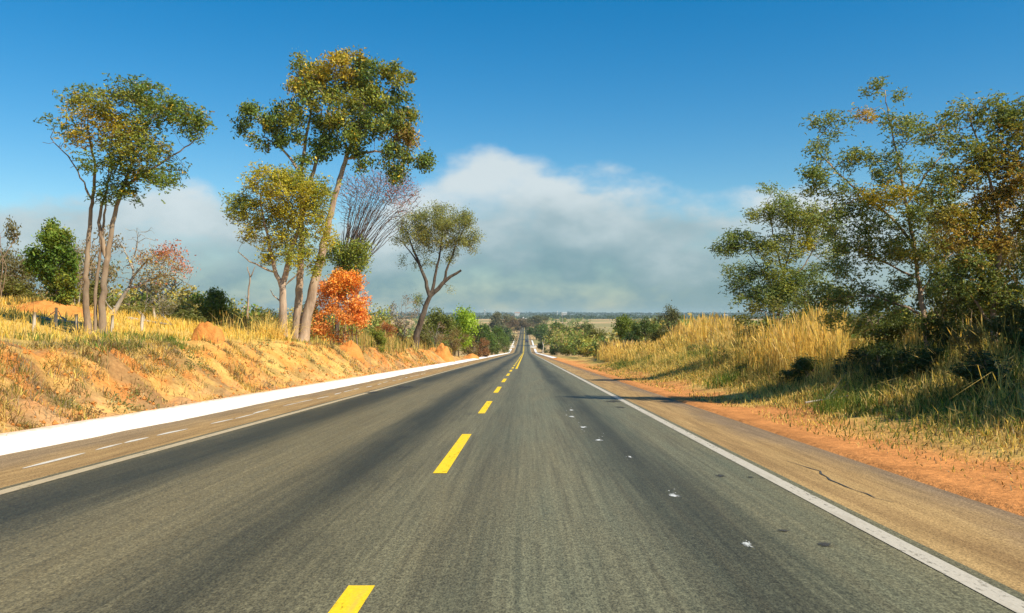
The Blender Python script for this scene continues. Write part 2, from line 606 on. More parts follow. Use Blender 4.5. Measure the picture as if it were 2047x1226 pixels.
# ------------------------------------------------------------------ road, shoulders, paint
def strip(name, x0, x1, y0, y1, dz, mat, parent=None, wob=None, thick=0, ys=None, dz1=None):
    """sheet that follows the road profile; wob(y) moves both edges"""
    if ys is None:
        ys = YS[(YS > y0) & (YS < y1)]
        ys = np.concatenate([[y0], ys, [y1]])
    w0 = wob(ys)[0] if wob else 0; w1 = wob(ys)[1] if wob else 0
    if dz1 is None: dz1 = dz
    a = np.stack([x0 + w0 + 0 * ys, ys, zr(ys) + dz], -1)
    b = np.stack([x1 + w1 + 0 * ys, ys, zr(ys) + dz1], -1)
    n = len(ys); i = np.arange(n - 1)
    V = [a, b]; Q = [np.stack([i, n + i, n + i + 1, i + 1], -1)]
    if thick:
        V += [a - [0, 0, thick], b - [0, 0, thick]]
        Q += [np.stack([2 * n + i, i, i + 1, 2 * n + i + 1], -1), np.stack([n + i, 3 * n + i, 3 * n + i + 1, n + i + 1], -1),
              np.array([[0, 2 * n, 3 * n, n], [n - 1, 2 * n - 1, 4 * n - 1, 3 * n - 1]])]
    return mesh_np(name, np.concatenate(V), np.concatenate(Q), mat=mat, parent=parent)


road = tag(strip('road', RX0, RX1, -40, 1720, 0, M['asphalt'], thick=.05), kind='structure')
edge_w = lambda ys: (.10 * fbm(ys * .6, ys * 0, 71, 4), 0 * ys)
edge_r = lambda ys: (0 * ys, .16 * fbm(ys * .5, ys * 0, 72, 4))
sl = tag(strip('road_shoulder', SL - .05, RX0 - .002, -40, 1720, -.006, M['shoulder'], thick=.05), kind='structure')
sr = tag(strip('road_shoulder', RX1 + .002, SR, -40, 1720, -.006, M['shoulder'], wob=edge_r, thick=.06), kind='structure')
strip('edge_line', -4.66, -4.52, -40, 1700, .004, M['cream_line'], road)
strip('edge_line', 2.33, 2.47, -40, 1700, .004, M['white_line'], road)
d0 = strip('centre_dash', -.935, -.795, .5, 4.5, .004, M['yellow'], road, ys=np.array([.5, 1.8, 3.2, 4.5]))
for i in range(1, 15):
    yy = np.linspace(.5 + 8.1 * i, 4.5 + 8.1 * i, 5)
    strip('centre_dash', -.935, -.795, yy[0], yy[-1], .004, M['yellow'], road, ys=yy)
strip('centre_dash_far', -.935, -.795, 122, 1700, .004, M['yellow'], road)
strip('solid_centre_line', -.66, -.52, 56, 1700, .004, M['yellow'], road)


def blob(name, u, v, wx, ly, mat, parent, seed, dz=.006):
    """irregular flat splash on the carriageway at photo point (u, v)"""
    d = EYE * F / (v - 700.0)
    x = (u - CX) / F * d
    rr = np.random.default_rng(seed)
    n = 18; a = np.linspace(0, 2 * np.pi, n, endpoint=False)
    r = .55 + .45 * rr.random(n)
    V = np.stack([x + np.cos(a) * r * wx, d + np.sin(a) * r * ly, 0 * a], -1)
    V = np.concatenate([[[x, d, 0]], V])
    V[:, 2] = zr(V[:, 1]) + dz
    T = np.stack([np.zeros(n, int), 1 + np.arange(n), 1 + (np.arange(n) + 1) % n], -1)
    cc_ = np.zeros((n + 1, 3)); cc_[0] = 1
    return mesh_np(name, V, tris=T, mat=mat, parent=parent, col=cc_)


for i, (u, v, wx, ly) in enumerate([(1142, 821, .06, .30), (1143, 834, .08, .22), (1166, 855, .08, .20), (1197, 881, .07, .17), (1260, 915, .03, .12),
                                    (1348, 992, .055, .14), (1494, 1090, .035, .11)]):
    blob('paint_splash', u, v, wx * 1.5, ly * 1.5, M['splash'], road, 40 + i)
    for j in range(3):
        blob('paint_splash', u + random.uniform(-12, 10), v + random.uniform(-14, 9), wx * .3, ly * .35, M['splash'], road, 140 + i * 9 + j)
for i, (u, v, wx, ly) in enumerate([(1650, 1090, .065, .10), (1565, 1062, .05, .06), (1440, 952, .06, .14), (1500, 955, .04, .08), (1225, 803, .22, .5), (1240, 815, .12, .3), (805, 775, .35, 1.3), (745, 785, .2, .8)]):
    blob('tar_patch', u, v, wx * 1.7, ly * 1.7, M['tar'], road, 70 + i)

# thin broken run of white paint on the left shoulder
yy = 9.0
rr = np.random.default_rng(5)
while yy < 46:
    ln = rr.uniform(.7, 1.5)
    ys = np.linspace(yy, yy + ln, 7)
    w = .010 + .046 * np.sin(np.linspace(.15, 3.0, 7)) * rr.uniform(.5, 1.1)
    c = -5.36 + .05 * np.sin(ys * .9) + rr.uniform(-.03, .03)
    a = np.stack([c - w, ys, zr(ys) - .002], -1); b = np.stack([c + w * .5, ys, zr(ys) - .002], -1)
    i = np.arange(6)
    mesh_np('paint_trail', np.concatenate([a, b]), np.stack([i, 7 + i, 8 + i, i + 1], -1), mat=M['trail'], parent=sl)
    yy += ln + rr.uniform(.0, 1.1)
# crack along the right shoulder
ys = np.linspace(7.0, 9.6, 14)
c = 2.98 + .035 * np.sin(ys * 3) + np.random.default_rng(3).normal(size=14) * .012
w = (.007 * np.sin(np.linspace(.1, 3.05, 14)) + .002) * np.random.default_rng(4).uniform(.4, 1.6, 14)
i = np.arange(13)
mesh_np('crack', np.concatenate([np.stack([c - w, ys, zr(ys) - .001], -1), np.stack([c + w, ys, zr(ys) - .001], -1)]), np.stack([i, 14 + i, 15 + i, i + 1], -1), mat=M['crack'], parent=sr)


# white gutters: sloping slab with a raised inner lip
def gutter(xi, xo, y0, y1, rise, seed):
    ys = np.concatenate([[y0], YS[(YS > y0) & (YS < y1)], [y1]])
    s = 1 if xo > xi else -1
    w = .18 * fbm(ys * .45, ys * 0, seed, 5)
    prof = [(0, -.05), (0, .045), (.10, .030), (.35, .030), (.72, rise * .65), (1.0, rise), (1.03, rise - .02), (1.03, -.08)]
    rows = []
    wid = abs(xo - xi)
    for f, z in prof:
        ww = w * (1 if f < .2 else (.7 if f > .9 else .2)) * (-s)
        rows.append(np.stack([xi + s * f * wid + ww, ys, zr(ys) + z + .01 * fbm(ys * 1.5, ys * 0 + f, seed + 3, 2)], -1))
    n = len(ys); i = np.arange(n - 1); Q = []
    for r in range(len(prof) - 1):
        Q.append(np.stack([r * n + i, r * n + i + 1, (r + 1) * n + i + 1, (r + 1) * n + i], -1))
    return tag(mesh_np('drain_gutter', np.concatenate(rows), np.concatenate(Q), mat=M['gutter']), kind='structure')


gutter(-6.2, -7.2, -40, 396, .10, 91)
gutter(-6.6, -7.3, 428, 545, .10, 92)
gutter(4.0, 4.8, 128, 396, .10, 93)
gutter(4.0, 4.7, 428, 545, .10, 94)


# ------------------------------------------------------------------ vegetation builders
def lobe_points(lobes, d, n_total, rng, depth=1.0, per_clump=6, sub=.34):
    """attraction points in ellipsoid lobes given in photo pixels; returns points and lobe index"""
    w = np.array([l[4] * l[2] * l[3] for l in lobes], float); w /= w.sum()
    P = []; I = []
    for li, l in enumerate(lobes):
        n = max(3, int(round(n_total * w[li])))
        ns = max(2, int(round(n / per_clump)))
        cg = rng.normal(size=(ns, 3)); cg /= np.linalg.norm(cg, axis=1)[:, None]
        cg *= ((.25 + .75 * rng.random(ns)) ** .5)[:, None] * (1 - sub * .6)
        gg = rng.normal(size=(n, 3)); gg /= np.linalg.norm(gg, axis=1)[:, None]
        gg *= (rng.random(n) ** .45)[:, None] * sub
        gg[:, 2] *= .8
        g = cg[rng.integers(0, ns, n)] + gg
        far_ = rng.random(n) < .12
        g[far_] *= rng.uniform(1.05, 1.28, (far_.sum(), 1))
        c = at(l[0], l[1], d)
        s = d / F
        off = l[6] if len(l) > 6 else rng.uniform(-.35, .35) * l[2]
        P.append(c + np.stack([g[:, 0] * l[2] * s, g[:, 1] * l[2] * s * depth + off * s, g[:, 2] * l[3] * s], -1))
        I += [li] * n
    return np.concatenate(P), np.array(I)


def grow(att, trunks, D, rng, it=70, up=.08, kill=1.3, wander=.22):
    """space colonisation: trunk polylines first, then limbs and twigs that reach every attraction point"""
    pos = []; par = []; mn = []
    for tr, r0, r1, pidx in trunks:
        tr = np.asarray(tr, float)
        seg = np.linalg.norm(np.diff(tr, axis=0), axis=1); cum = np.concatenate([[0], np.cumsum(seg)])
        n = max(2, int(cum[-1] / D)); t = np.linspace(0, cum[-1], n + 1)
        P = np.stack([np.interp(t, cum, tr[:, k]) for k in range(3)], -1)
        for _ in range(2):      # round the corners
            P[1:-1] = .25 * P[:-2] + .5 * P[1:-1] + .25 * P[2:]
        j = rng.normal(size=P.shape) * D * .07; j[0] = 0
        P = P + j
        if pidx is not None and len(pos):
            A = np.array(pos)
            start = int(np.argmin(((A - P[0]) ** 2).sum(1)))
        else:
            start = -1
        for q in range(len(P)):
            par.append(start if q == 0 else len(pos) - 1)
            pos.append(P[q]); mn.append(r0 + (r1 - r0) * (q / n) ** .8)
    pos = np.array(pos); par = list(par); mn = list(mn)
    att = np.asarray(att, float)
    live = np.arange(len(att))
    d2 = ((att[:, None, :] - pos[None]) ** 2).sum(-1)
    near = d2.argmin(1); nd = d2.min(1)
    kd = (kill * D) ** 2
    for _ in range(it):
        live = live[nd[live] > kd]
        if len(live) == 0: break
        v = att[live] - pos[near[live]]
        v /= np.linalg.norm(v, axis=1)[:, None] + 1e-9
        u, inv = np.unique(near[live], return_inverse=True)
        s = np.zeros((len(u), 3)); np.add.at(s, inv, v)
        s /= np.linalg.norm(s, axis=1)[:, None] + 1e-9
        s += rng.normal(size=s.shape) * wander; s[:, 2] += up
        s /= np.linalg.norm(s, axis=1)[:, None]
        new = pos[u] + s * D
        base = len(pos)
        pos = np.concatenate([pos, new]); par += list(u); mn += [0] * len(u)
        dd = ((att[live][:, None, :] - new[None]) ** 2).sum(-1)
        m = dd.min(1); a = dd.argmin(1)
        better = m < nd[live]
        near[live[better]] = base + a[better]; nd[live[better]] = m[better]
        if len(pos) > 16000: break
    return pos, np.array(par), np.array(mn), near


def pipe(pos, par, mn, tip, expo=2.35):
    n = len(pos)
    acc = np.zeros(n)
    rad = np.zeros(n)
    for i in range(n - 1, -1, -1):
        r = acc[i] ** (1 / expo) if acc[i] > 0 else tip
        rad[i] = r
        if par[i] >= 0: acc[par[i]] += r ** expo
    has = mn > 0
    rad = np.where(has, np.maximum(mn, np.minimum(rad, mn * 1.15)), rad)
    # never thicker than the limb it grows from
    for i in range(n):
        if par[i] >= 0: rad[i] = min(rad[i], rad[par[i]] * .99)
    return rad


def tubes(pos, par, rad, sel, k):
    """one ring per node, skin every selected edge"""
    n = len(pos)
    d = np.zeros((n, 3)); hp = par >= 0
    d[hp] = pos[hp] - pos[par[hp]]
    for i in range(n):
        if not hp[i]:
            ch = np.where(par == i)[0]
            d[i] = pos[ch[0]] - pos[i] if len(ch) else (0, 0, 1)
    d /= np.linalg.norm(d, axis=1)[:, None] + 1e-9
    ref = np.tile(np.array([[.31, .95, .02]]), (n, 1))
    a = np.cross(d, ref); a /= np.linalg.norm(a, axis=1)[:, None] + 1e-9
    b = np.cross(d, a)
    edges = np.where(hp & sel)[0]
    used = np.unique(np.concatenate([edges, par[edges]]))
    remap = -np.ones(n, int); remap[used] = np.arange(len(used))
    th = np.linspace(0, 2 * np.pi, k, endpoint=False)
    ring = pos[used][:, None, :] + rad[used][:, None, None] * (np.cos(th)[None, :, None] * a[used][:, None, :] + np.sin(th)[None, :, None] * b[used][:, None, :])
    e0 = remap[par[edges]] * k; e1 = remap[edges] * k
    j = np.arange(k); j2 = (j + 1) % k
    Q = np.stack([e0[:, None] + j, e0[:, None] + j2, e1[:, None] + j2, e1[:, None] + j], -1).reshape(-1, 4)
    return ring.reshape(-1, 3), Q


LEAF_ALBEDO = 1.8


def leaves(C, rng, n_per, spread, size, cols, droop=.25, aspect=.5, up=.6, jit=.22, spray=0):
    """diamond leaves round the points C; spray > 0 lines them up as feathery leaflets along small stalks"""
    m = len(C)
    cnt = np.repeat(np.arange(m), n_per)
    N = len(cnt)
    if spray:
        ns = n_per // spray
        sc = np.repeat(C, ns, axis=0) + rng.normal(size=(m * ns, 3)) * spread
        ax = rng.normal(size=(m * ns, 3)); ax[:, 2] = ax[:, 2] * .45 - droop
        ax /= np.linalg.norm(ax, axis=1)[:, None]
        t = (np.arange(spray) + .5) / spray - .2
        ctr = (sc[:, None, :] + ax[:, None, :] * (t * size * spray * .42)[None, :, None]).reshape(-1, 3)
        cnt = np.repeat(np.repeat(np.arange(m), ns), spray); N = len(cnt)
        D = rng.normal(size=(N, 3)) * .8 + np.repeat(ax, spray, axis=0) * .5
    else:
        ctr = C[cnt] + rng.normal(size=(N, 3)) * spread
        D = rng.normal(size=(N, 3)); D[:, 2] -= droop
    D /= np.linalg.norm(D, axis=1)[:, None]
    nrm = rng.normal(size=(N, 3)); nrm[:, 2] += up
    S = np.cross(D, nrm); S /= np.linalg.norm(S, axis=1)[:, None] + 1e-9
    L = size * rng.uniform(.6, 1.35, N)[:, None]
    W = L * aspect * rng.uniform(.75, 1.2, N)[:, None]
    V = np.stack([ctr - D * L * .5, ctr + S * W * .5, ctr + D * L * .5, ctr - S * W * .5], 1)
    Q = np.arange(N * 4).reshape(-1, 4)
    base = (cols[cnt] if cols.ndim == 2 else np.tile(cols, (N, 1))) * LEAF_ALBEDO
    cl = rng.normal(size=(m, 1)) * jit * .7
    g = 1 + rng.normal(size=(N, 1)) * jit + cl[cnt]
    hue = rng.normal(size=(N, 1)) * .07
    c = np.clip(base * np.clip(g, .35, 1.9) * np.concatenate([1 + hue, 1 - hue * .3, 1 - hue], 1), .004, .9)
    return V.reshape(-1, 3), Q, np.repeat(c, 4, axis=0)


def tree_parts(root, base, pos, par, rad, mat, rng, split=.035, kt=9, kb=4):
    P = pos - base
    big = rad >= split
    if (big & (par >= 0)).sum() > 1:
        V, Q = tubes(P, par, rad, big, kt)
        mesh_np('trunk', V, Q, mat=mat, smooth=True, parent=root)
    if (~big & (par >= 0)).any():
        # every limb that leaves the trunk is a part of its own, the stray small twigs are joined
        lead = np.full(len(P), -1)
        for i in range(len(P)):
            if not big[i] and par[i] >= 0:
                lead[i] = lead[par[i]] if lead[par[i]] >= 0 else i
        ids, cnt = np.unique(lead[lead >= 0], return_counts=True)
        order = ids[np.argsort(-cnt)]; size = np.sort(cnt)[::-1]
        main = order[:14][size[:14] >= 25]
        for m_ in main:
            V, Q = tubes(P, par, rad, lead == m_, kb)
            mesh_np('limb', V, Q, mat=mat, smooth=True, parent=root)
        rest = (lead >= 0) & ~np.isin(lead, main)
        if rest.any():
            V, Q = tubes(P, par, rad, rest, kb)
            tag(mesh_np('twigs', V, Q, mat=mat, smooth=True, parent=root), kind='stuff')


def hero(name, label, cat, d, trunks, lobes, bark, pal, seed, n=500, D=None, n_per=22, spread=.16, size=.12, tip=.011, droop=.25, aspect=.5,
         leaf_frac=1.0, split=.035, up=.08, depth=.9, spray=0, expo=2.35, jit=.22, it=70, wander=.22, group=None, flare=1.35, kill=1.3, per_clump=6, sub=.34):
    """tree laid out from the photograph: trunks = [(px polyline, r0, r1, attach)], lobes = (u, v, ru, rv, weight, palette index[, depth offset px])"""
    rng = np.random.default_rng(seed)
    if D is None: D = d * .0072
    T = []
    for poly, r0, r1, att in trunks:
        pts = []
        for q, p in enumerate(poly):
            dd = d + (p[2] if len(p) > 2 else 0)
            pts.append(at(p[0], p[1], dd))
        pts = np.array(pts)
        if att is None:
            pts[0, 2] = H(pts[0, 0], pts[0, 1]) - .12
        T.append((pts, r0, r1, att))
    A, I = lobe_points(lobes, d, n, rng, depth, per_clump, sub)
    pos, par, mn, near = grow(A, T, D, rng, it=it, up=up, wander=wander, kill=kill)
    rad = pipe(pos, par, mn, tip, expo)
    b0 = T[0][0][0] + np.array([0, 0, .12])
    zb = pos[:, 2] - b0[2]
    rad = rad * np.where((mn > 0) & (zb < .5), 1 + (flare - 1) * np.clip(1 - zb / .5, 0, 1) ** 2, 1)
    root = thing(name, b0, label, cat, group)
    tree_parts(root, b0, pos, par, rad, bark, rng, split)
    pl = np.array([lobes[i][5] for i in I])
    keep = (pl >= 0) & (rng.random(len(A)) < leaf_frac)
    if keep.any() and n_per:
        cols = np.array([pal[p] for p in np.maximum(pl, 0)], float)
        mean = cols[pl >= 0].mean(0)
        q = rng.integers(0, len(cols), len(cols))
        cols = np.where((rng.random(len(cols)) < .20)[:, None], cols[q], cols * .72 + mean * .28)
        cols = cols[keep]
        V, Q, c = leaves(A[keep] - b0, rng, n_per, spread, size, cols, droop, aspect, jit=jit, spray=spray)
        mesh_np('foliage', V, Q, col=c, mat=M['leaf'], parent=root)
    return root


def gpt(u, d):
    x = (u - CX) / F * d
    return np.array([x, d, float(H(x, d))])


# palettes (leaf colours)
YEL = (.30, .22, .022); OLV = (.150, .160, .026); GRN = (.075, .120, .024); DGR = (.045, .080, .020); LIM = (.27, .38, .030); ORG = (.62, .175, .022)
RST = (.36, .12, .035); GRY = (.19, .19, .10); RED = (.28, .085, .05); BRN = (.22, .14, .05)
PAL = [YEL, OLV, GRN, DGR, LIM, ORG, RST, GRY, RED, BRN]

# ------------------------------------------------------------------ the large trees
hero('roadside_tree', 'airy twin trunk tree with flat crown beside the yellow grass mound', 'tree', 24,
     [([(178, 690), (170, 600), (176, 500), (184, 400), (192, 330), (176, 260)], .105, .025, None),
      ([(206, 690), (204, 600), (214, 520), (226, 440), (246, 375), (275, 300), (300, 240)], .115, .025, None),
      ([(192, 690), (190, 600), (198, 520), (206, 450), (214, 380), (222, 320)], .06, .02, None),
      ([(214, 520), (196, 450), (210, 390), (225, 330)], .07, .02, 0),
      ([(184, 400), (150, 330), (100, 275)], .035, .012, 0), ([(246, 375), (330, 320), (400, 275)], .05, .014, 0)],
     [(250, 215, 88, 40, 1, 1), (335, 235, 76, 45, 1, 2), (200, 255, 80, 45, 1, 0), (285, 300, 96, 42, 1.1, 1), (395, 262, 42, 26, 1, 2), (155, 205, 42, 28, .7, 1),
      (235, 385, 48, 38, 1, 3), (325, 355, 52, 28, .9, 2), (285, 185, 60, 22, .7, 2), (220, 330, 60, 30, .8, 2), (300, 340, 70, 26, .7, 3), (300, 175, 60, 16, .5, 2), (370, 230, 50, 24, .5, 2), (170, 180, 40, 16, .5, 2), (260, 270, 70, 30, .7, 0), (110, 265, 48, 48, .35, -1), (130, 320, 45, 30, .3, -1), (120, 240, 36, 34, .22, 2)],
     M['bark_tan'], PAL, 101, n=1500, n_per=30, spread=.09, size=.066, tip=.006, spray=6, split=.028, wander=.3)

hero('tall_tree', 'tallest tree with pale leaning trunks and broad golden brown crown', 'tree', 42,
     [([(603, 676), (618, 610), (640, 520), (655, 455), (668, 400), (690, 320), (712, 265), (730, 210)], .30, .06, None),
      ([(590, 672), (597, 600), (602, 520), (604, 440), (602, 350), (612, 270), (625, 210)], .24, .05, None),
      ([(604, 440), (620, 370), (640, 290), (655, 220), (670, 170)], .13, .04, 0),
      ([(602, 350), (570, 300), (530, 275)], .09, .03, 0), ([(690, 320), (740, 300), (800, 310)], .09, .03, 0), ([(712, 265), (750, 220), (785, 170)], .09, .03, 0)],
     [(672, 142, 66, 28, 1.1, 0), (735, 140, 36, 24, .9, 2), (785, 150, 36, 25, 1.1, 1), (618, 165, 44, 33, 1, 0), (700, 190, 72, 36, 1, 1), (800, 205, 26, 33, .8, 3), (645, 205, 48, 28, .7, 1),
      (508, 222, 28, 17, 1.1, 2), (548, 252, 34, 22, 1.1, 2), (500, 258, 24, 12, .8, 3), (520, 285, 24, 14, .8, 2), (575, 215, 30, 20, .6, 1), (580, 275, 34, 24, .7, 2), (650, 260, 34, 30, .6, 3),
      (745, 255, 66, 32, 1.1, 3), (800, 270, 40, 28, 1.1, 9), (835, 318, 30, 16, 1.2, 2), (700, 290, 46, 28, .9, 2), (785, 315, 34, 26, 1, 3), (795, 350, 18, 28, 1, 3), (730, 330, 30, 18, .5, 2), (640, 310, 24, 18, .4, 3), (600, 235, 40, 28, .6, 1), (660, 290, 40, 30, .6, 2), (690, 245, 44, 30, .8, 1), (570, 290, 28, 18, .6, 2), (625, 318, 36, 14, .5, 2), (740, 200, 60, 30, .7, 1), (855, 320, 16, 10, .8, 2), (480, 245, 16, 10, .8, 2), (815, 240, 24, 30, .7, 1), (600, 130, 30, 16, .8, 1), (700, 118, 50, 14, .9, 0)],
     M['bark_pale'], PAL, 102, n=1650, n_per=24, sub=.27, spread=.17, size=.165, tip=.012, split=.05, aspect=.46, jit=.25, D=.30)

hero('yellow_green_tree', 'yellow green feathery tree in front of the tallest tree', 'tree', 40.5,
     [([(566, 662), (566, 600), (567, 560), (580, 505), (600, 450), (615, 400)], .24, .05, None),
      ([(567, 585), (550, 540), (540, 500), (530, 450), (520, 400)], .13, .03, 0),
      ([(550, 545), (520, 532), (490, 520), (478, 505)], .06, .02, 0), ([(566, 610), (545, 590), (540, 578)], .05, .015, 0),
      ([(567, 575), (588, 555), (600, 540)], .07, .02, 0)],
     [(535, 362, 72, 28, 1, 0), (475, 415, 30, 36, 1, 1), (600, 365, 66, 30, 1, 1), (515, 425, 62, 35, 1.1, 0), (590, 425, 62, 42, 1.1, 0), (642, 400, 26, 60, .9, 1), (560, 475, 52, 28, .9, 0),
      (625, 480, 38, 32, .7, 1), (505, 465, 36, 22, .7, 0), (570, 350, 60, 20, .8, 2), (480, 400, 30, 22, .6, 2), (490, 500, 22, 14, .15, -1), (590, 510, 36, 30, .9, 1), (535, 500, 30, 26, .7, 0), (640, 535, 26, 26, .8, 1), (590, 390, 60, 40, 1, 0), (655, 470, 18, 40, .8, 0)],
     M['bark_pale'], [(.27, .235, .022), (.17, .185, .026), (.09, .125, .024)], 103, n=1700, n_per=36, spread=.15, size=.085, sub=.28, tip=.010, split=.05, spray=6, D=.30)

_g = np.random.default_rng(19)
_fan = [([(672, 640), (676, 600), (684, 560)], .15, .09, None)]
for _i in range(64):
    _f = _g.uniform(0, 1)
    tu = 682 + 150 * _f + _g.uniform(-8, 8)
    tv = np.interp(_f, [0, .25, .5, .75, 1], [395, 340, 332, 345, 400]) + abs(_g.normal()) * 34
    su, sv = 676 + _g.uniform(0, 16), _g.uniform(548, 604)
    dz = _g.uniform(-2.2, 2.2)
    m1 = (su + (tu - su) * .28, sv + (tv - sv) * .38, dz * .3); m1 = (m1[0] + _g.uniform(-5, 5), m1[1], m1[2]); m2 = (su + (tu - su) * .62 + _g.uniform(-9, 9), sv + (tv - sv) * .73, dz * .7)
    _q = _g.uniform(.25, .7)
    e = (m2[0] + (tu - m2[0]) * _q, m2[1] + (tv - m2[1]) * _q, dz)
    _fan.append(([(su, sv, 0), m1, m2, e], .038, .014, 0))
hero('bare_tree', 'leafless tree with a fan of fine dark purple twigs', 'tree', 53, _fan,
     [(745, 372, 84, 42, 1, 8), (805, 398, 38, 40, 1.3, 8), (712, 420, 44, 50, .8, -1), (770, 435, 50, 30, .8, -1), (790, 360, 40, 30, .8, 8), (830, 385, 20, 26, .7, 8)],
     M['bark_red'], PAL, 104, n=4200, n_per=3, spread=.15, size=.08, tip=.011, split=.07, up=.05, D=.15, it=110, kill=1.15, leaf_frac=.30, wander=.25, depth=.7, expo=2.6, per_clump=3, sub=.6)
hero('leafy_shrub', 'olive leafy shrub around the foot of the leafless fan tree', 'shrub', 50,
     [([(690, 660), (692, 600), (696, 540)], .05, .02, None)], [(694, 520, 42, 26, 1, 0), (720, 500, 26, 18, .7, 0), (680, 560, 30, 30, .8, 1), (668, 500, 20, 20, .6, 1)],
     M['bark_tan'], [(.15, .17, .025), (.09, .12, .024)], 131, n=300, n_per=26, spread=.2, size=.14, tip=.01, D=.3)

hero('umbrella_tree', 'dark trunked tree with rounded olive crown leaning beside the gutter', 'tree', 77,
     [([(828, 692), (836, 655), (848, 622), (860, 592), (852, 565), (842, 535), (826, 500), (815, 470)], .36, .06, None),
      ([(860, 592), (880, 572), (896, 556), (922, 541)], .26, .10, 0), ([(861, 590), (872, 545), (880, 500), (885, 460)], .17, .05, 0),
      ([(886, 566), (900, 520), (915, 480), (930, 455)], .14, .04, 0), ([(842, 535), (815, 495), (795, 475)], .10, .03, 0)],
     [(878, 428, 62, 18, 1, 1), (822, 450, 38, 25, 1, 1), (930, 452, 40, 30, 1, 1), (880, 472, 58, 28, 1, 0), (800, 470, 22, 25, .8, 1), (952, 478, 20, 16, .9, 1), (915, 490, 30, 16, .6, 1),
      (850, 490, 30, 16, .5, 1), (808, 520, 14, 12, .35, 2), (838, 600, 12, 8, 1.2, 2), (905, 575, 12, 8, .3, 7), (850, 520, 30, 18, .4, 1), (900, 515, 26, 16, .5, 1), (935, 495, 24, 16, .6, 0), (845, 465, 36, 24, .8, 0), (900, 445, 50, 22, .8, 1)],
     M['bark_dark'], [(.185, .175, .045), (.135, .145, .04), (.09, .12, .032), 0, 0, 0, 0, GRY], 105, n=1250, n_per=24, spread=.24, size=.15, sub=.26, tip=.016, split=.08, D=.50, aspect=.4)

hero('orange_shrub', 'big shrub of dead bright orange leaves at the foot of the tall tree', 'shrub', 43.5,
     [([(660 + i * 9, 690), (655 + i * 10 + random.uniform(-4, 4), 630), (652 + i * 11 + random.uniform(-8, 8), 575)], .035, .012, None) for i in range(7)],
     [(690, 562, 36, 20, 1.3, 0), (655, 592, 32, 36, 1, 0), (712, 600, 24, 38, 1, 1), (720, 640, 20, 28, .9, 1), (645, 650, 28, 26, .8, 2), (690, 620, 40, 30, .6, 2), (680, 665, 44, 18, .35, 3), (700, 555, 22, 14, .9, 0), (660, 570, 20, 16, .8, 1)],
     M['bark_tan'], [(.60, .21, .030), (.52, .18, .05), (.40, .17, .045), (.24, .13, .04)], 106, n=520, n_per=20, spread=.14, size=.13, tip=.008, split=.02, aspect=.5, jit=.25, D=.26, droop=.6)

hero('leafy_tree', 'lush dark green broadleaf tree left of the twin trunks', 'tree', 30,
     [([(118, 650), (114, 600), (116, 560), (108, 510), (106, 470)], .075, .02, None), ([(116, 580), (140, 540), (150, 500)], .035, .012, 0), ([(114, 585), (90, 550), (80, 530)], .03, .012, 0)],
     [(108, 480, 40, 30, 1, 1), (82, 525, 28, 36, 1, 0), (130, 465, 30, 18, .8, 2), (120, 520, 40, 30, 1, 0), (90, 570, 30, 26, .8, 0), (146, 560, 22, 46, .8, 2), (100, 452, 16, 10, .8, 1), (130, 600, 26, 16, .6, 1)],
     M['bark_tan'], [(.055, .10, .014), (.09, .135, .018), (.14, .155, .022)], 107, n=520, n_per=24, spread=.10, size=.105, tip=.007, split=.02, aspect=.55, D=.2, droop=.5)

hero('gnarled_tree', 'gnarled half bare tree with arching limbs and rusty red tips', 'tree', 33,
     [([(222, 655), (228, 625), (245, 590), (258, 576)], .10, .06, None), ([(258, 576), (270, 545), (250, 500), (232, 470)], .055, .015, 0),
      ([(256, 578), (282, 572), (305, 556), (330, 548), (358, 556), (384, 572)], .055, .012, 0), ([(262, 560), (285, 530), (310, 510), (345, 500)], .05, .012, 0),
      ([(258, 530), (275, 495), (274, 455)], .035, .010, 0), ([(228, 625), (208, 600), (200, 560)], .035, .01, 0), ([(290, 566), (296, 590), (290, 625)], .03, .01, 0)],
     [(285, 475, 36, 24, 1, -1), (315, 515, 48, 18, 1, 9), (348, 505, 34, 14, 1.6, 8), (360, 535, 26, 16, 1.1, 8), (310, 560, 44, 18, .6, 7), (235, 490, 30, 22, .6, -1), (300, 600, 34, 24, .5, -1), (365, 560, 22, 10, .6, -1), (250, 540, 40, 30, .5, -1), (225, 600, 40, 30, .4, -1), (330, 540, 40, 24, .7, 7)],
     M['bark_grey'], PAL, 108, n=1000, n_per=7, spread=.14, size=.085, tip=.0085, split=.02, D=.19, wander=.42, leaf_frac=.75, up=.02)

hero('dead_snag', 'thin dead snag with forked tip left of the yellow green tree', 'tree', 50,
     [([(494, 650), (495, 610), (498, 575), (500, 550), (494, 534)], .10, .03, None), ([(500, 555), (507, 543), (511, 533)], .05, .02, 0), ([(496, 600), (490, 590)], .03, .015, 0)],
     [(494, 530, 6, 6, 1, -1), (511, 530, 6, 6, 1, -1)], M['bark_pale'], PAL, 109, n=12, n_per=0, tip=.02, D=.2)

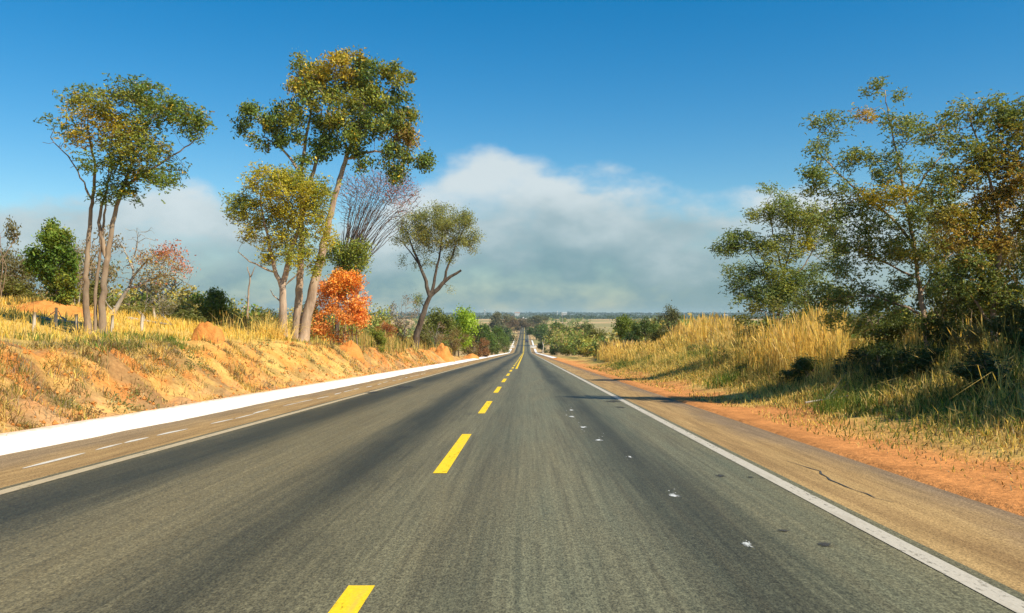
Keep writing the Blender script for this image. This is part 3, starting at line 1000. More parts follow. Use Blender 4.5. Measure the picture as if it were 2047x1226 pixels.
# right side
hero('acacia_tree', 'small rounded dark green acacia tree rising from tall straw grass', 'tree', 32,
     [([(1556, 668), (1556, 620), (1560, 570), (1580, 500), (1590, 440)], .085, .02, None), ([(1558, 600), (1530, 550), (1500, 510)], .04, .012, 0),
      ([(1560, 575), (1610, 530), (1640, 470)], .045, .012, 0), ([(1565, 545), (1545, 470), (1535, 400)], .04, .012, 0), ([(1556, 620), (1520, 600), (1490, 590)], .035, .01, 0)],
     [(1560, 420, 44, 30, .9, 0), (1600, 440, 50, 40, 1.1, 1), (1500, 480, 42, 32, .9, 0), (1470, 500, 34, 18, .7, 0), (1560, 500, 55, 40, .9, 1), (1640, 460, 42, 40, .7, 0), (1530, 585, 62, 24, 1.2, 2), (1590, 565, 50, 30, .9, 2),
      (1490, 560, 34, 22, .6, 2), (1540, 385, 30, 14, .5, 0), (1600, 480, 30, 24, .7, 3), (1640, 540, 40, 22, .5, 0), (1520, 540, 40, 24, .7, 2), (1470, 545, 30, 30, .5, 0), (1545, 612, 48, 20, .9, 2), (1600, 600, 44, 20, .6, 0), (1480, 600, 36, 14, .4, 0), (1450, 490, 22, 12, .5, 0), (1655, 500, 34, 30, .6, 0), (1440, 500, 20, 12, .6, 0), (1465, 470, 30, 16, .6, 0), (1670, 440, 26, 30, .5, 0), (1520, 430, 40, 26, .7, 1), (1470, 575, 26, 12, .6, 2), (1560, 560, 60, 30, .8, 1)],
     M['bark_tan'], [(.125, .16, .045), (.18, .19, .035), (.075, .11, .03), (.28, .24, .02)], 110, n=2000, n_per=42, spread=.11, size=.062, tip=.0055, split=.022, spray=6, wander=.3, D=.2)

hero('feathery_tree', 'tall sparse feathery tree on the right verge with two pale trunks', 'tree', 19,
     [([(1858, 705), (1846, 630), (1836, 560), (1826, 490), (1812, 410), (1796, 320), (1775, 230), (1768, 180)], .07, .008, None),
      ([(1826, 490), (1790, 440), (1740, 400), (1690, 360), (1630, 300)], .035, .010, 0), ([(1836, 560), (1780, 530), (1710, 500)], .03, .009, 0),
      ([(1812, 410), (1850, 350), (1900, 290)], .03, .009, 0), ([(1846, 630), (1800, 610), (1740, 590), (1660, 600)], .035, .009, 0), ([(1840, 590), (1870, 540), (1905, 505)], .035, .01, 0)],
     [(1755, 175, 28, 16, .8, 0), (1800, 190, 22, 12, .6, 0), (1730, 235, 24, 16, .9, 4), (1790, 260, 44, 40, .5, 0), (1660, 255, 44, 30, .45, 0), (1640, 300, 44, 24, .5, 0), (1640, 350, 46, 18, .9, 2), (1720, 320, 50, 30, .7, 0),
      (1780, 340, 50, 40, .7, 0), (1760, 395, 60, 28, 1.2, 3), (1700, 420, 50, 30, .9, 2), (1740, 450, 55, 24, .9, 2), (1840, 400, 45, 40, .7, 1), (1870, 330, 36, 36, .5, 0), (1800, 500, 60, 34, .7, 2),
      (1700, 540, 60, 26, .7, 0), (1660, 590, 50, 20, .6, 2), (1800, 560, 40, 30, .7, 2), (1880, 480, 40, 40, .6, 1), (1700, 480, 60, 30, .7, 0), (1650, 440, 40, 24, .4, 0), (1720, 590, 60, 24, .7, 2), (1770, 620, 50, 26, .7, 2), (1660, 380, 60, 26, .6, 0), (1890, 420, 40, 40, .6, 0), (1840, 270, 50, 40, .35, 0), (1880, 560, 40, 40, .8, 2), (1620, 250, 34, 16, .35, 0), (1820, 440, 40, 40, .7, 0), (1760, 500, 70, 30, .8, 1), (1690, 640, 50, 20, .5, 1), (1840, 640, 40, 26, .5, 2), (1610, 340, 30, 14, .4, 0), (1850, 520, 40, 30, .6, 1)],
     M['bark_pale'], [(.135, .165, .045), (.22, .20, .035), (.085, .12, .03), (.32, .25, .02), (.34, .21, .06)], 111, n=3200, n_per=24, spread=.08, size=.048, tip=.004, split=.016, spray=6, wander=.3, D=.135)

hero('vine_hung_tree', 'dense tree at the right edge hung with reddish brown vines', 'tree', 17.2,
     [([(1990, 690), (1985, 600), (2000, 500), (1990, 400), (1960, 300), (1940, 240)], .075, .015, None), ([(1985, 600), (1950, 520), (1960, 440)], .04, .01, 0),
      ([(2000, 500), (2060, 420), (2090, 340)], .045, .01, 0), ([(1990, 400), (2030, 320), (2060, 250)], .035, .009, 0), ([(1975, 640), (1940, 590), (1920, 560)], .035, .01, 0)],
     [(1920, 225, 40, 28, .5, 0), (1980, 230, 50, 34, .7, 0), (2040, 235, 50, 40, 1, 2), (2080, 300, 50, 50, 1, 0), (1990, 320, 55, 36, 1.2, 1), (2030, 360, 45, 40, 1.2, 5), (1925, 350, 44, 36, .8, 1), (2080, 420, 50, 50, .8, 1),
      (1950, 440, 50, 36, .9, 4), (1980, 480, 44, 36, 1, 5), (1920, 520, 40, 34, 1.1, 2), (1960, 560, 50, 40, 1.2, 3), (2060, 520, 50, 50, .6, 2), (1900, 580, 40, 30, 1, 3), (2000, 600, 50, 30, .9, 2), (1940, 290, 60, 26, .6, 0), (1900, 440, 44, 40, .8, 1), (1910, 480, 36, 40, .8, 5), (2050, 460, 40, 50, .7, 1), (1890, 270, 50, 30, .5, 0), (2010, 270, 50, 30, .8, 1), (1880, 380, 40, 40, .6, 0), (1990, 400, 60, 40, .9, 5), (2030, 600, 40, 50, .8, 2)],
     M['bark_tan'], [(.125, .155, .04), (.21, .18, .035), (.085, .12, .03), (.05, .08, .022), (.29, .23, .025), (.24, .155, .035)], 112, n=3600, n_per=24, spread=.085, size=.050, tip=.004, split=.016, spray=6, wander=.3, D=.13)


# ------------------------------------------------------------------ shrubs and small trees: prototypes, then copies with their own size and colour
def proto(name, seed, kind):
    """unit plant 1 m high and 1 m wide, leaf colour neutral (the copy's own colour tints it)"""
    rng = np.random.default_rng(seed)
    lob = []
    D = .05
    if kind == 'shrub':
        stems = [([(rng.uniform(-.12, .12), rng.uniform(-.12, .12), -.02), (rng.uniform(-.25, .25), rng.uniform(-.25, .25), .35), (rng.uniform(-.3, .3), rng.uniform(-.3, .3), .6)], .012, .005, None) for _ in range(5)]
        for _ in range(11):
            a = rng.uniform(0, 6.28); r = rng.uniform(.05, .34)
            lob.append((r * np.cos(a), r * np.sin(a), rng.uniform(.18, .86) - r * .5 * rng.random(), rng.uniform(.10, .20)))
        n, per, sz, spd = 300, 16, .050, .045
    elif kind == 'tree':
        stems = [([(0, 0, -.02), (.01, .0, .2), (rng.uniform(-.06, .06), rng.uniform(-.06, .06), .45), (rng.uniform(-.1, .1), rng.uniform(-.1, .1), .7)], .022, .007, None)]
        for _ in range(12):
            a = rng.uniform(0, 6.28); r = rng.uniform(.05, .36)
            lob.append((r * np.cos(a), r * np.sin(a), rng.uniform(.42, .88) - r * .35, rng.uniform(.10, .18)))
        n, per, sz, spd = 320, 16, .045, .042
    elif kind == 'airy':
        stems = [([(rng.uniform(-.05, .05), rng.uniform(-.05, .05), -.02), (rng.uniform(-.15, .15), rng.uniform(-.15, .15), .4), (rng.uniform(-.25, .25), rng.uniform(-.25, .25), .75)], .012, .004, None) for _ in range(4)]
        for _ in range(13):
            a = rng.uniform(0, 6.28); r = rng.uniform(.05, .40)
            lob.append((r * np.cos(a), r * np.sin(a), rng.uniform(.30, .92) - r * .25, rng.uniform(.06, .13)))
        n, per, sz, spd = 330, 9, .036, .04
    else:   # bare
        stems = [([(rng.uniform(-.06, .06), rng.uniform(-.06, .06), -.02), (rng.uniform(-.15, .15), rng.uniform(-.15, .15), .4), (rng.uniform(-.3, .3), rng.uniform(-.3, .3), .8)], .012, .004, None) for _ in range(4)]
        for _ in range(12):
            a = rng.uniform(0, 6.28); r = rng.uniform(.05, .38)
            lob.append((r * np.cos(a), r * np.sin(a), rng.uniform(.35, .92) - r * .2, rng.uniform(.07, .15)))
        n, per, sz, spd = 420, 3, .030, .03
    A = []
    for x, y, z, r in lob:
        g = rng.normal(size=(n // len(lob), 3)); g /= np.linalg.norm(g, axis=1)[:, None]
        A.append(np.array([x, y, z]) + g * (r * rng.random((len(g), 1)) ** .4))
    A = np.concatenate(A); A[:, 2] = np.clip(A[:, 2], .03, 1.02)
    pos, par, mn, _ = grow(A, stems, D, rng, it=40, wander=.28)
    rad = pipe(pos, par, mn, (.0022 if kind != 'bare' else .0048))
    root = bpy.data.objects.new(name, None); link(root)
    V, Q = tubes(pos, par, rad, np.ones(len(pos), bool), 4)
    mesh_np('trunk' if kind == 'tree' else 'stems', V, Q, mat=M['bark_grey'] if kind == 'bare' else M['bark_tan'], smooth=True, parent=root)
    V, Q, c = leaves(A, rng, per, spd, sz, np.ones(3), .35, .55, jit=.26)
    mesh_np('foliage', V, Q, col=c, mat=M['leaf_copy'], parent=root)
    return root


PROTO = {'shrub': [], 'tree': [], 'airy': [], 'bare': []}
for kd, cnt in (('shrub', 4), ('tree', 3), ('airy', 3), ('bare', 3)):
    for q in range(cnt):
        PROTO[kd].append(proto({'shrub': 'shrub', 'tree': 'small_tree', 'airy': 'sparse_shrub', 'bare': 'bare_shrub'}[kd], 300 + q * 7 + len(kd) * 31, kd))
_used = set()
_pn = {k: 0 for k in PROTO}


def plant(kind, u, vtop, d, wpx, colr, label, group=None, name=None, cat=None, sink=.05, hmin=.4):
    p = PROTO[kind][_pn[kind] % len(PROTO[kind])]
    _pn[kind] += 1
    b = gpt(u, d)
    top = EYE - (vtop - CY) / F * d
    h = max(hmin, top - b[2] + sink)
    w = wpx / F * d * (1.35 if kind == 'tree' else 1.0)
    if id(p) in _used:
        o = copy_tree(p)
    else:
        o = p; _used.add(id(p))
    if name: o.name = name
    o.location = (b[0], b[1], b[2] - sink)
    o.rotation_euler = (0, 0, R.uniform(0, 6.28))
    o.scale = (w * R.uniform(.95, 1.1), w * R.uniform(.9, 1.1), h)
    for ch in o.children:
        ch.color = (*[q * 1.35 for q in colr], 1)
    tag(o, label, cat or {'shrub': 'shrub', 'tree': 'tree', 'airy': 'shrub', 'bare': 'shrub'}[kind], group)
    return o


GL, GR = 'plants along the left verge', 'plants along the right verge'
PL = [
    # kind, u, vtop, depth, width px, colour, label
    ('airy', 2, 425, 34, 110, (.13, .12, .05), 'hazy grey brown tree cut by the left edge of the photo'),
    ('shrub', 12, 545, 38, 130, (.15, .15, .03), 'wide olive thicket behind the yellow grass mound at the left edge'),
    ('shrub', 62, 585, 37, 70, (.19, .15, .04), 'low yellowish thicket under the lush dark green tree'),
    ('bare', 180, 440, 41, 190, (.20, .16, .08), 'wide tangle of grey twigs filling the gap behind the twin trunks'),
    ('airy', 150, 480, 43, 170, (.15, .15, .05), 'olive brown thicket behind the lush tree, right side'),
    ('airy', 42, 490, 40, 150, (.15, .14, .055), 'grey olive thicket behind the lush tree, left side'),
    ('bare', 300, 535, 47, 170, (.18, .17, .08), 'broad grey twiggy thicket behind the gnarled tree'),
    ('airy', 262, 590, 38, 130, (.15, .16, .04), 'low olive bush at the foot of the gnarled tree'),
    ('shrub', 372, 610, 41, 110, (.15, .16, .04), 'olive bush behind the rounded termite mound'),
    ('airy', 460, 620, 48, 110, (.16, .16, .045), 'low olive brown scrub between termite mound and dead snag'),
    ('airy', 545, 625, 52, 100, (.15, .15, .04), 'low scrub behind the bright straw tussock'),
    ('bare', 155, 470, 36, 100, (.22, .15, .06), 'bare brown shrub between the lush tree and the twin trunks'),
    ('shrub', 190, 560, 39, 90, (.14, .14, .03), 'olive shrub right behind the twin trunked tree'),
    ('bare', 322, 560, 40, 90, (.18, .16, .07), 'pale grey leafless shrub under the rusty red tips'),
    ('bare', 372, 572, 46, 80, (.20, .19, .09), 'pale leafless shrub beside the mid green leafy shrub'),
    ('shrub', 330, 605, 44, 100, (.13, .14, .03), 'low olive scrub beneath the pale leafless shrubs'),
    ('tree', 412, 568, 44, 84, (.10, .15, .022), 'mid green leafy shrub with forked pale stem, left of the snag'),
    ('airy', 452, 598, 56, 70, (.09, .11, .03), 'thin dark green bush between the leafy shrub and the snag'),
    ('shrub', 490, 612, 62, 80, (.06, .085, .022), 'dark green bush at the foot of the dead snag'),
    ('shrub', 535, 606, 62, 70, (.10, .115, .03), 'olive bush between the snag and the yellow green tree'),
    ('shrub', 622, 600, 60, 70, (.10, .11, .035), 'olive bush seen between the leaning pale trunks'),
    ('shrub', 757, 655, 52, 44, (.17, .20, .025), 'small yellow green bush right of the orange shrub'),
    ('airy', 772, 640, 62, 66, (.33, .13, .04), 'low rusty brown bush right of the orange shrub'),
    ('bare', 806, 585, 86, 90, (.20, .15, .10), 'pale twiggy bush with few leaves before the dark leaning trunk'),
    ('shrub', 792, 645, 82, 66, (.14, .12, .04), 'brownish olive bush left of the dark leaning trunk'),
    ('shrub', 850, 640, 92, 54, (.14, .14, .035), 'olive bush tucked behind the dark leaning trunk'),
    ('tree', 880, 612, 102, 70, (.13, .15, .025), 'olive green tree between the leaning trunk and the lime tree'),
    ('tree', 916, 606, 108, 70, LIM, 'bright lime green tree standing out above the left verge'),
    ('airy', 905, 655, 100, 70, (.20, .15, .05), 'straw brown twiggy bush below the lime green tree'),
    ('bare', 872, 640, 94, 60, (.24, .17, .08), 'tan leafless bush behind the taller orange termite mound'),
    ('shrub', 938, 668, 125, 50, (.17, .13, .04), 'brownish bush right of the taller orange termite mound'),
    ('shrub', 950, 645, 150, 52, (.065, .10, .022), 'dark green bush right of the lime green tree'),
    ('shrub', 966, 672, 145, 46, (.24, .12, .045), 'rust brown bush close to the white gutter'),
    ('tree', 972, 642, 200, 50, (.085, .14, .022), 'mid green tree before the tan field on the left'),
    ('shrub', 985, 665, 210, 36, (.13, .16, .03), 'light green bush beside the left gutter bend'),
    ('tree', 996, 655, 270, 40, (.10, .15, .025), 'rounded green tree above the left gutter bend'),
    ('tree', 1010, 650, 360, 40, (.045, .075, .022), 'dark green tree overlooking the left culvert wall'),
    ('shrub', 1009, 676, 330, 28, (.14, .16, .03), 'yellow green bush beside the left culvert wall'),
    ('tree', 1001, 619, 560, 40, (.15, .15, .075), 'tall grey green round tree on the left skyline near the road'),
    ('tree', 1021, 630, 640, 28, (.16, .11, .06), 'brownish tree between the grey green tree and the far road'),
    ('airy', 1028, 647, 690, 18, (.26, .20, .06), 'yellowish bush at the left rim of the far climbing road'),
    # right
    ('tree', 1052, 634, 690, 40, (.13, .10, .055), 'brownish spreading tree overhanging the far road from the right'),
    ('tree', 1072, 628, 760, 46, (.11, .12, .055), 'tall grey green tree on the right skyline near the road'),
    ('tree', 1072, 655, 560, 34, (.07, .105, .03), 'green tree throwing its shade across the far road'),
    ('tree', 1082, 645, 440, 44, (.055, .10, .024), 'dark green tree by the right culvert wall'),
    ('shrub', 1085, 680, 330, 28, (.05, .08, .022), 'dark low bush at the foot of the pale sapling'),
    ('tree', 1104, 640, 340, 52, (.10, .16, .03), 'light green tree under the white utility pole'),
    ('tree', 1126, 644, 260, 60, (.12, .14, .03), 'olive tree under the white utility pole, in front of the light green one'),
    ('shrub', 1112, 672, 205, 44, (.06, .095, .024), 'dark green bush at the far end of the right verge'),
    ('shrub', 1138, 668, 175, 56, (.15, .17, .028), 'yellow green bush beside the far end of the right shoulder'),
    ('tree', 1160, 640, 190, 66, (.10, .12, .03), 'olive green tree left of the pale right field'),
    ('shrub', 1172, 668, 142, 60, (.12, .14, .025), 'dense olive bush behind the short pale reed patch'),
    ('shrub', 1198, 654, 128, 60, (.14, .14, .028), 'broad golden olive bush below the pale right field'),
    ('shrub', 1226, 660, 102, 46, (.055, .09, .022), 'dark green bush left of the tall yellow green tree'),
    ('tree', 1258, 624, 82, 64, (.13, .17, .022), 'yellow green tree with pale thin stems on the right verge'),
    ('shrub', 1262, 655, 78, 60, (.05, .085, .022), 'dark green bush under the yellow green verge tree'),
    ('tree', 1290, 634, 80, 50, (.075, .11, .024), 'darker green tree right of the yellow green verge tree'),
    ('airy', 1340, 604, 64, 66, (.11, .12, .05), 'spiky grey green tree sticking up left of the tall reeds'),
    ('shrub', 1322, 655, 66, 60, (.14, .14, .035), 'olive bush under the spiky grey green tree'),
    ('airy', 1478, 638, 44, 120, (.15, .14, .05), 'low twiggy olive bush left of the acacia in the straw grass'),
    ('airy', 1515, 650, 30, 110, (.16, .13, .04), 'dry twiggy bush right in front of the acacia trunk'),
    ('shrub', 1640, 618, 30, 120, (.17, .16, .035), 'olive bush in the straw grass right of the acacia'),
    ('shrub', 1905, 560, 18.5, 120, (.055, .075, .020), 'dense dark bush beneath the vine hung tree'),
    ('shrub', 1760, 668, 17.5, 100, (.045, .07, .018), 'low dark green bush left of the pale right trunks'),
    ('shrub', 2035, 600, 15.5, 130, (.09, .10, .026), 'dark olive bush cut by the right edge of the photo'),
    ('shrub', 1830, 690, 16.5, 130, (.05, .08, .02), 'dark green scrub between the pale right trunks and the straw blades'),
    ('shrub', 1720, 690, 19.5, 130, (.055, .08, .02), 'dark scrub in the shade at the left foot of the feathery tree'),
    ('shrub', 1985, 690, 13.5, 190, (.045, .07, .02), 'dark green scrub low at the right edge under the vine hung tree'),
    ('airy', 1655, 550, 28.0, 190, (.13, .15, .035), 'feathery olive bush filling the gap between the acacia and the feathery tree'),
    ('airy', 1735, 575, 25.0, 180, (.12, .14, .035), 'olive green bush behind the left branches of the feathery tree'),
    ('shrub', 1800, 610, 22.0, 150, (.10, .12, .03), 'green bush right behind the pale trunk of the feathery tree'),
    ('airy', 1890, 455, 20.0, 170, (.13, .14, .035), 'tall olive bush filling the gap right of the feathery tree'),
    ('airy', 2010, 420, 19.0, 200, (.15, .13, .035), 'tall brownish green thicket behind the vine hung tree'),
    ('shrub', 1950, 560, 19.5, 170, (.085, .10, .026), 'dark green thicket at the foot of the vine hung tree, behind it'),
    ('shrub', 1398, 688, 45, 80, (.11, .14, .03), 'small green weed bush in the straw grass left of the acacia, farther one'),
    ('shrub', 1508, 702, 27, 110, (.10, .13, .03), 'small green weed bush in the straw grass before the acacia, nearer one'),
    ('shrub', 1612, 712, 21, 120, (.08, .11, .025), 'green weed bush at the foot of the tall straw stand'),
    ('airy', 1548, 592, 31.0, 170, (.16, .16, .04), 'twiggy olive bush hiding the lower trunk of the acacia'),
    ('airy', 1600, 590, 34.0, 150, (.15, .16, .035), 'olive bush right behind the acacia trunk'),
    ('tree', 1300, 628, 150, 60, (.10, .13, .03), 'rounded green tree in the belt behind the spiky tree, left side'),
    ('tree', 1325, 633, 170, 56, (.13, .15, .035), 'olive tree in the belt behind the spiky tree, right side'),
    ('tree', 1268, 636, 210, 50, (.11, .14, .035), 'light olive tree in the belt behind the yellow green verge tree'),
    ('tree', 2530, -40, 13.0, 420, (.07, .095, .025), 'leafy verge tree just past the right edge, shading the dark scrub'),
    ('tree', 2840, -230, 10.0, 520, (.07, .095, .025), 'leafy verge tree well past the right edge, nearest to the camera'),
    ('airy', 1945, 640, 15.5, 110, (.20, .17, .05), 'straw coloured twiggy bush before the dense dark bush'),
]
for k, u, vt, d, w, c, lb in PL:
    plant(k, u, vt, d, w, c, lb)

# pale saplings by the culvert
hero('pale_sapling', 'pale thin bare sapling at the right verge before dark bushes', 'tree', 325,
     [([(1085, 708), (1086, 695), (1087, 684), (1089, 676)], .22, .08, None), ([(1086, 692), (1084, 680)], .14, .06, 0)], [(1087, 678, 4, 4, 1, -1)], M['post'], PAL, 120, n=8, n_per=0, D=.8, tip=.06)
hero('pale_sapling', 'pale thin bare sapling by the left gutter bend', 'tree', 255,
     [([(997, 706), (997, 694), (996, 682)], .14, .06, None)], [(996, 680, 3, 3, 1, -1)], M['post'], PAL, 121, n=6, n_per=0, D=.8, tip=.05)


# ------------------------------------------------------------------ woods that read as one mass
def wood(name, spots, seed, quads=46, mat=None, leaf=1.1):
    """spots: (x, y, height, width, colour) -> one mesh of leaf clumps and short trunks"""
    rng = np.random.default_rng(seed)
    VV = []; CC = []
    for x, y, h, w, c in spots:
        z = float(H(x, y))
        nl = 5
        lc = np.stack([rng.normal(size=nl) * w * .24, rng.normal(size=nl) * w * .24, h * rng.uniform(.35, .85, nl)], -1)
        li = rng.integers(0, nl, quads)
        g = rng.normal(size=(quads, 3)); g /= np.linalg.norm(g, axis=1)[:, None]
        P = lc[li] + g * np.array([w * .24, w * .24, h * .2]) * rng.random((quads, 1)) ** .3
        P += [x, y, z]
        P[:, 2] = np.maximum(P[:, 2], z + .2)
        VV.append(P); CC.append(np.tile(c, (quads, 1)))
    P = np.concatenate(VV); C = np.concatenate(CC)
    V, Q, c = leaves(P, rng, 2, leaf * .35, leaf, C, .1, .75, jit=.2)
    return tag(mesh_np(name, V, Q, col=c, mat=M['leaf']), kind='stuff')


def wood_spots(n, f, seed):
    rng = np.random.default_rng(seed)
    out = []
    while len(out) < n:
        r = f(rng)
        if r: out.append(r)
    return out


WC = [(.09, .13, .032), (.13, .165, .035), (.165, .175, .045), (.07, .105, .03), (.18, .16, .06)]


WL = [(.13, .155, .035), (.18, .18, .035), (.23, .20, .045), (.26, .21, .06), (.11, .15, .03), (.28, .20, .08)]


def near_left(rng):
    y = rng.uniform(90, 330); x = -rng.uniform(12, 60) - (y - 90) * .04
    u = CX + x / y * F
    if u < 780 + rng.uniform(0, 60): return None
    h = rng.uniform(2.5, 5.0)
    if EYE - (zr(y) + h - EYE) * 0 and (zr(y) + h) > EYE - .012 * y: return None
    return (x, y, h, h * rng.uniform(.8, 1.2), WC[rng.integers(0, 5)])


def valley(rng):
    y = 300 * (1400 / 300) ** rng.random()
    s = rng.choice([-1, 1])
    x = s * rng.uniform(11, 16 + y * .22)
    u = CX + x / y * F
    h = rng.uniform(4, 7.5)
    top = zr(y) + h
    v = CY - (top - EYE) / y * F
    if v < 634: h = max(0, h - 3)
    if h < 2: return None
    if 925 < u < 1005 and y > 650: return None       # the open tan field on the left
    if 1180 < u < 1245 and y > 420: return None    # pale field on the right
    return (x, y, h, h * rng.uniform(.8, 1.2), WC[rng.integers(0, 5)])


def right_scrub(rng):
    y = rng.uniform(74, 230); u = rng.uniform(1075, 1400)
    x = (u - CX) / F * y
    if x < 7.5 or x > 40: return None
    z = float(H(x, y))
    lim = np.interp(u, [1075, 1130, 1165, 1180, 1240, 1250, 1300, 1400], [642, 642, 646, 662, 662, 640, 640, 640])
    h = EYE - (lim + rng.uniform(0, 45) - CY) / F * y - z
    if h < 1.2 or h > 8: return None
    return (x, y, h, h * rng.uniform(.7, 1.1) + .5, WL[rng.integers(0, 6)] if rng.random() < .6 else WC[rng.integers(0, 5)])


def left_back(rng):
    y = rng.uniform(42, 110); u = rng.uniform(-150, 800)
    x = (u - CX) / F * y
    if x > -13 + (y - 60) * .03: return None
    z = float(H(x, y))
    lim = 560 if u < 400 else (592 if u < 470 else 606)
    h = EYE - (lim + rng.uniform(0, 50) - CY) / F * y - z
    if h < 1.2 or h > 7: return None
    return (x, y, h, h * rng.uniform(.7, 1.1) + .5, WL[rng.integers(0, 6)])


def mid_far(rng):
    y = rng.uniform(1340, 3300); u = rng.uniform(-100, 2150)
    if 1020 < u < 1062 and y < 1750: return None
    x = (u - CX) / F * y
    h = rng.uniform(6, 10)
    return (x, y, h, h * rng.uniform(1.4, 2.6), (.022, .042, .018))


def far(rng):
    y = rng.uniform(3300, 4600); u = rng.uniform(-150, 2200)
    x = (u - CX) / F * y
    h = rng.uniform(7, 12) + (5 if rng.random() < .06 else 0)
    return (x, y, h, rng.uniform(12, 26), (.018, .034, .018))


wood('scrub', wood_spots(110, near_left, 1), 201, 70, leaf=.42)
wood('scrub', wood_spots(170, right_scrub, 2), 202, 120, leaf=.32)
wood('scrub', wood_spots(240, left_back, 3), 203, 140, leaf=.22)
def right_far(rng):
    y = 110 * (900 / 110) ** rng.random(); u = rng.uniform(1300, 2150)
    x = (u - CX) / F * y
    z = float(H(x, y))
    h = EYE - (rng.uniform(629, 648) - CY) / F * y - z
    if h < 1.5 or h > 10: return None
    return (x, y, h, h * rng.uniform(.9, 1.5), WC[rng.integers(0, 5)])


wood('scrub', wood_spots(260, right_far, 8), 207, 90, leaf=.6)
wood('woods', wood_spots(800, valley, 4), 204, 60, leaf=.9)
wood('woods', wood_spots(2400, mid_far, 5), 205, 17, leaf=2.6)
wood('woods', wood_spots(2200, far, 6), 206, 16, leaf=3.8)


# ------------------------------------------------------------------ grasses
def blades(name, P, h, w, col, rng, lean=.35, plume=0., wind=(0, 0), parent=None, loc=(0, 0, 0), kind='stuff'):
    n = len(P)
    h = np.broadcast_to(h, n); w = np.broadcast_to(w, n)
    a = rng.uniform(0, 2 * np.pi, n)
    ln = np.stack([np.cos(a), np.sin(a)], -1) * (np.abs(rng.normal(size=(n, 1))) * lean) + np.array(wind)
    b = rng.uniform(0, np.pi, n); sx = np.stack([np.cos(b), np.sin(b), 0 * b], -1)
    up = np.array([0, 0, 1.0])
    mid = P + np.concatenate([ln * .30, np.zeros((n, 1))], 1) * h[:, None] + up * (h * .55)[:, None]
    drop = np.clip(1 - .35 * (ln ** 2).sum(1), .3, 1)
    tip = P + np.concatenate([ln, np.zeros((n, 1))], 1) * h[:, None] + up * (h * drop)[:, None]
    V = np.stack([P - sx * w[:, None], P + sx * w[:, None], mid + sx * w[:, None] * .8, mid - sx * w[:, None] * .8, tip], 1)
    i = np.arange(n) * 5
    Q = np.stack([i, i + 1, i + 2, i + 3], -1); T = np.stack([i + 3, i + 2, i + 4], -1)
    c = col * (1 + rng.normal(size=(n, 1)) * .16)
    C = np.repeat(np.clip(c, .01, .9), 5, axis=0)
    V = V.reshape(-1, 3)
    if plume > 0:
        k = rng.random(n) < plume
        m = k.sum(); d = tip[k] - mid[k]; d /= np.linalg.norm(d, axis=1)[:, None]
        ww = (w[k] * 2.6)[:, None]; hh = (h[k] * .20)[:, None]; s2 = sx[k]
        PV = np.stack([tip[k] - d * hh, tip[k] - d * hh * .3 + s2 * ww, tip[k] + d * hh * .5, tip[k] - d * hh * .3 - s2 * ww], 1).reshape(-1, 3)
        Q = np.concatenate([Q, len(V) + np.arange(m * 4).reshape(-1, 4)])
        C = np.concatenate([C, np.repeat(np.clip(c[k] * np.array([1.0, .92, .85]), .01, .9), 4, axis=0)])
        V = np.concatenate([V, PV])
    o = mesh_np(name, V, Q, T, col=C, mat=M['dry'], parent=parent, loc=loc)
    if kind: tag(o, kind=kind)
    return o


STR = np.array([.80, .60, .18]); STR2 = np.array([.68, .51, .19]); GG = np.array([.14, .20, .035]); DG = np.array([.055, .10, .022]); OLG = np.array([.26, .24, .06]); RUS = np.array([.36, .19, .07]); GREY = np.array([.36, .30, .19])


BRN2 = np.array([.25, .18, .08])


def pick(rng, n, opts, probs):
    o = np.array(opts); return o[rng.choice(len(opts), n, p=np.array(probs) / np.sum(probs))]


def scatter(rng, n, xr_, yr_, dens=None):
    x = rng.uniform(*xr_, n); y = rng.uniform(*yr_, n)
    if dens is not None:
        k = rng.random(n) < dens(x, y); x = x[k]; y = y[k]
    return x, y


def px_top(x, y, h, lim, rep_):
    """blade height cut so that the grass line stays where the photograph shows it"""
    u = CX + x / y * F
    v = np.interp(u, lim[0], lim[1])
    top = EYE - (v - CY) / F * y
    rg = np.random.default_rng(len(x))
    f = np.repeat(rg.uniform(.35, 1.12, len(x) // rep_ + 1), rep_)[:len(x)] * rg.uniform(.7, 1.08, len(x))
    return np.minimum(h, np.clip(top - H(x, y), 0.05, 9) * f)


LIM_R = ([1080, 1180, 1200, 1290, 1320, 1370, 1450, 1490, 1540, 1600, 1640, 1680, 1710, 1790, 1820, 1870, 1950, 2100], [735, 735, 682, 684, 680, 634, 630, 655, 650, 625, 604, 625, 710, 715, 650, 610, 600, 590])
rng = np.random.default_rng(77)
# tall straw grass, right, in clumps
cx, cy = scatter(rng, 3200, (6.6, 19), (15, 74), lambda x, y: (sstep(-.10, .12, fbm(x * .3, y * .16, 87, 3)) * .9 + .08) * sstep(6.4, 9.0 + 0 * y, x + .02 * y) * (1 - .6 * sstep(12, 19, x)))
k = 26
x = np.repeat(cx, k) + rng.normal(size=len(cx) * k) * .17; y = np.repeat(cy, k) + rng.normal(size=len(cx) * k) * .17
hc = np.repeat(rng.uniform(.75, 1.65, len(cx)), k) * rng.uniform(.55, 1.15, len(x)) * (.75 + .35 * sstep(8, 11, x))
hc = px_top(x, y, hc, LIM_R, k)
cc = np.repeat(pick(rng, len(cx), [STR, STR2, OLG, RUS, GG], [6, 3, 2, .6, .6]), k, axis=0)
blades('tall_dry_grass', np.stack([x, y, H(x, y) - .03], -1), hc, .0042 + .00011 * y, cc, rng, .36, .35, (-.08, .02))
cx, cy = scatter(rng, 330, (7.0, 10.0), (20.5, 28))
k = 26
x = np.repeat(cx, k) + rng.normal(size=len(cx) * k) * .15; y = np.repeat(cy, k) + rng.normal(size=len(cx) * k) * .15
hc = np.repeat(rng.uniform(1.1, 2.0, len(cx)), k) * rng.uniform(.55, 1.1, len(x))
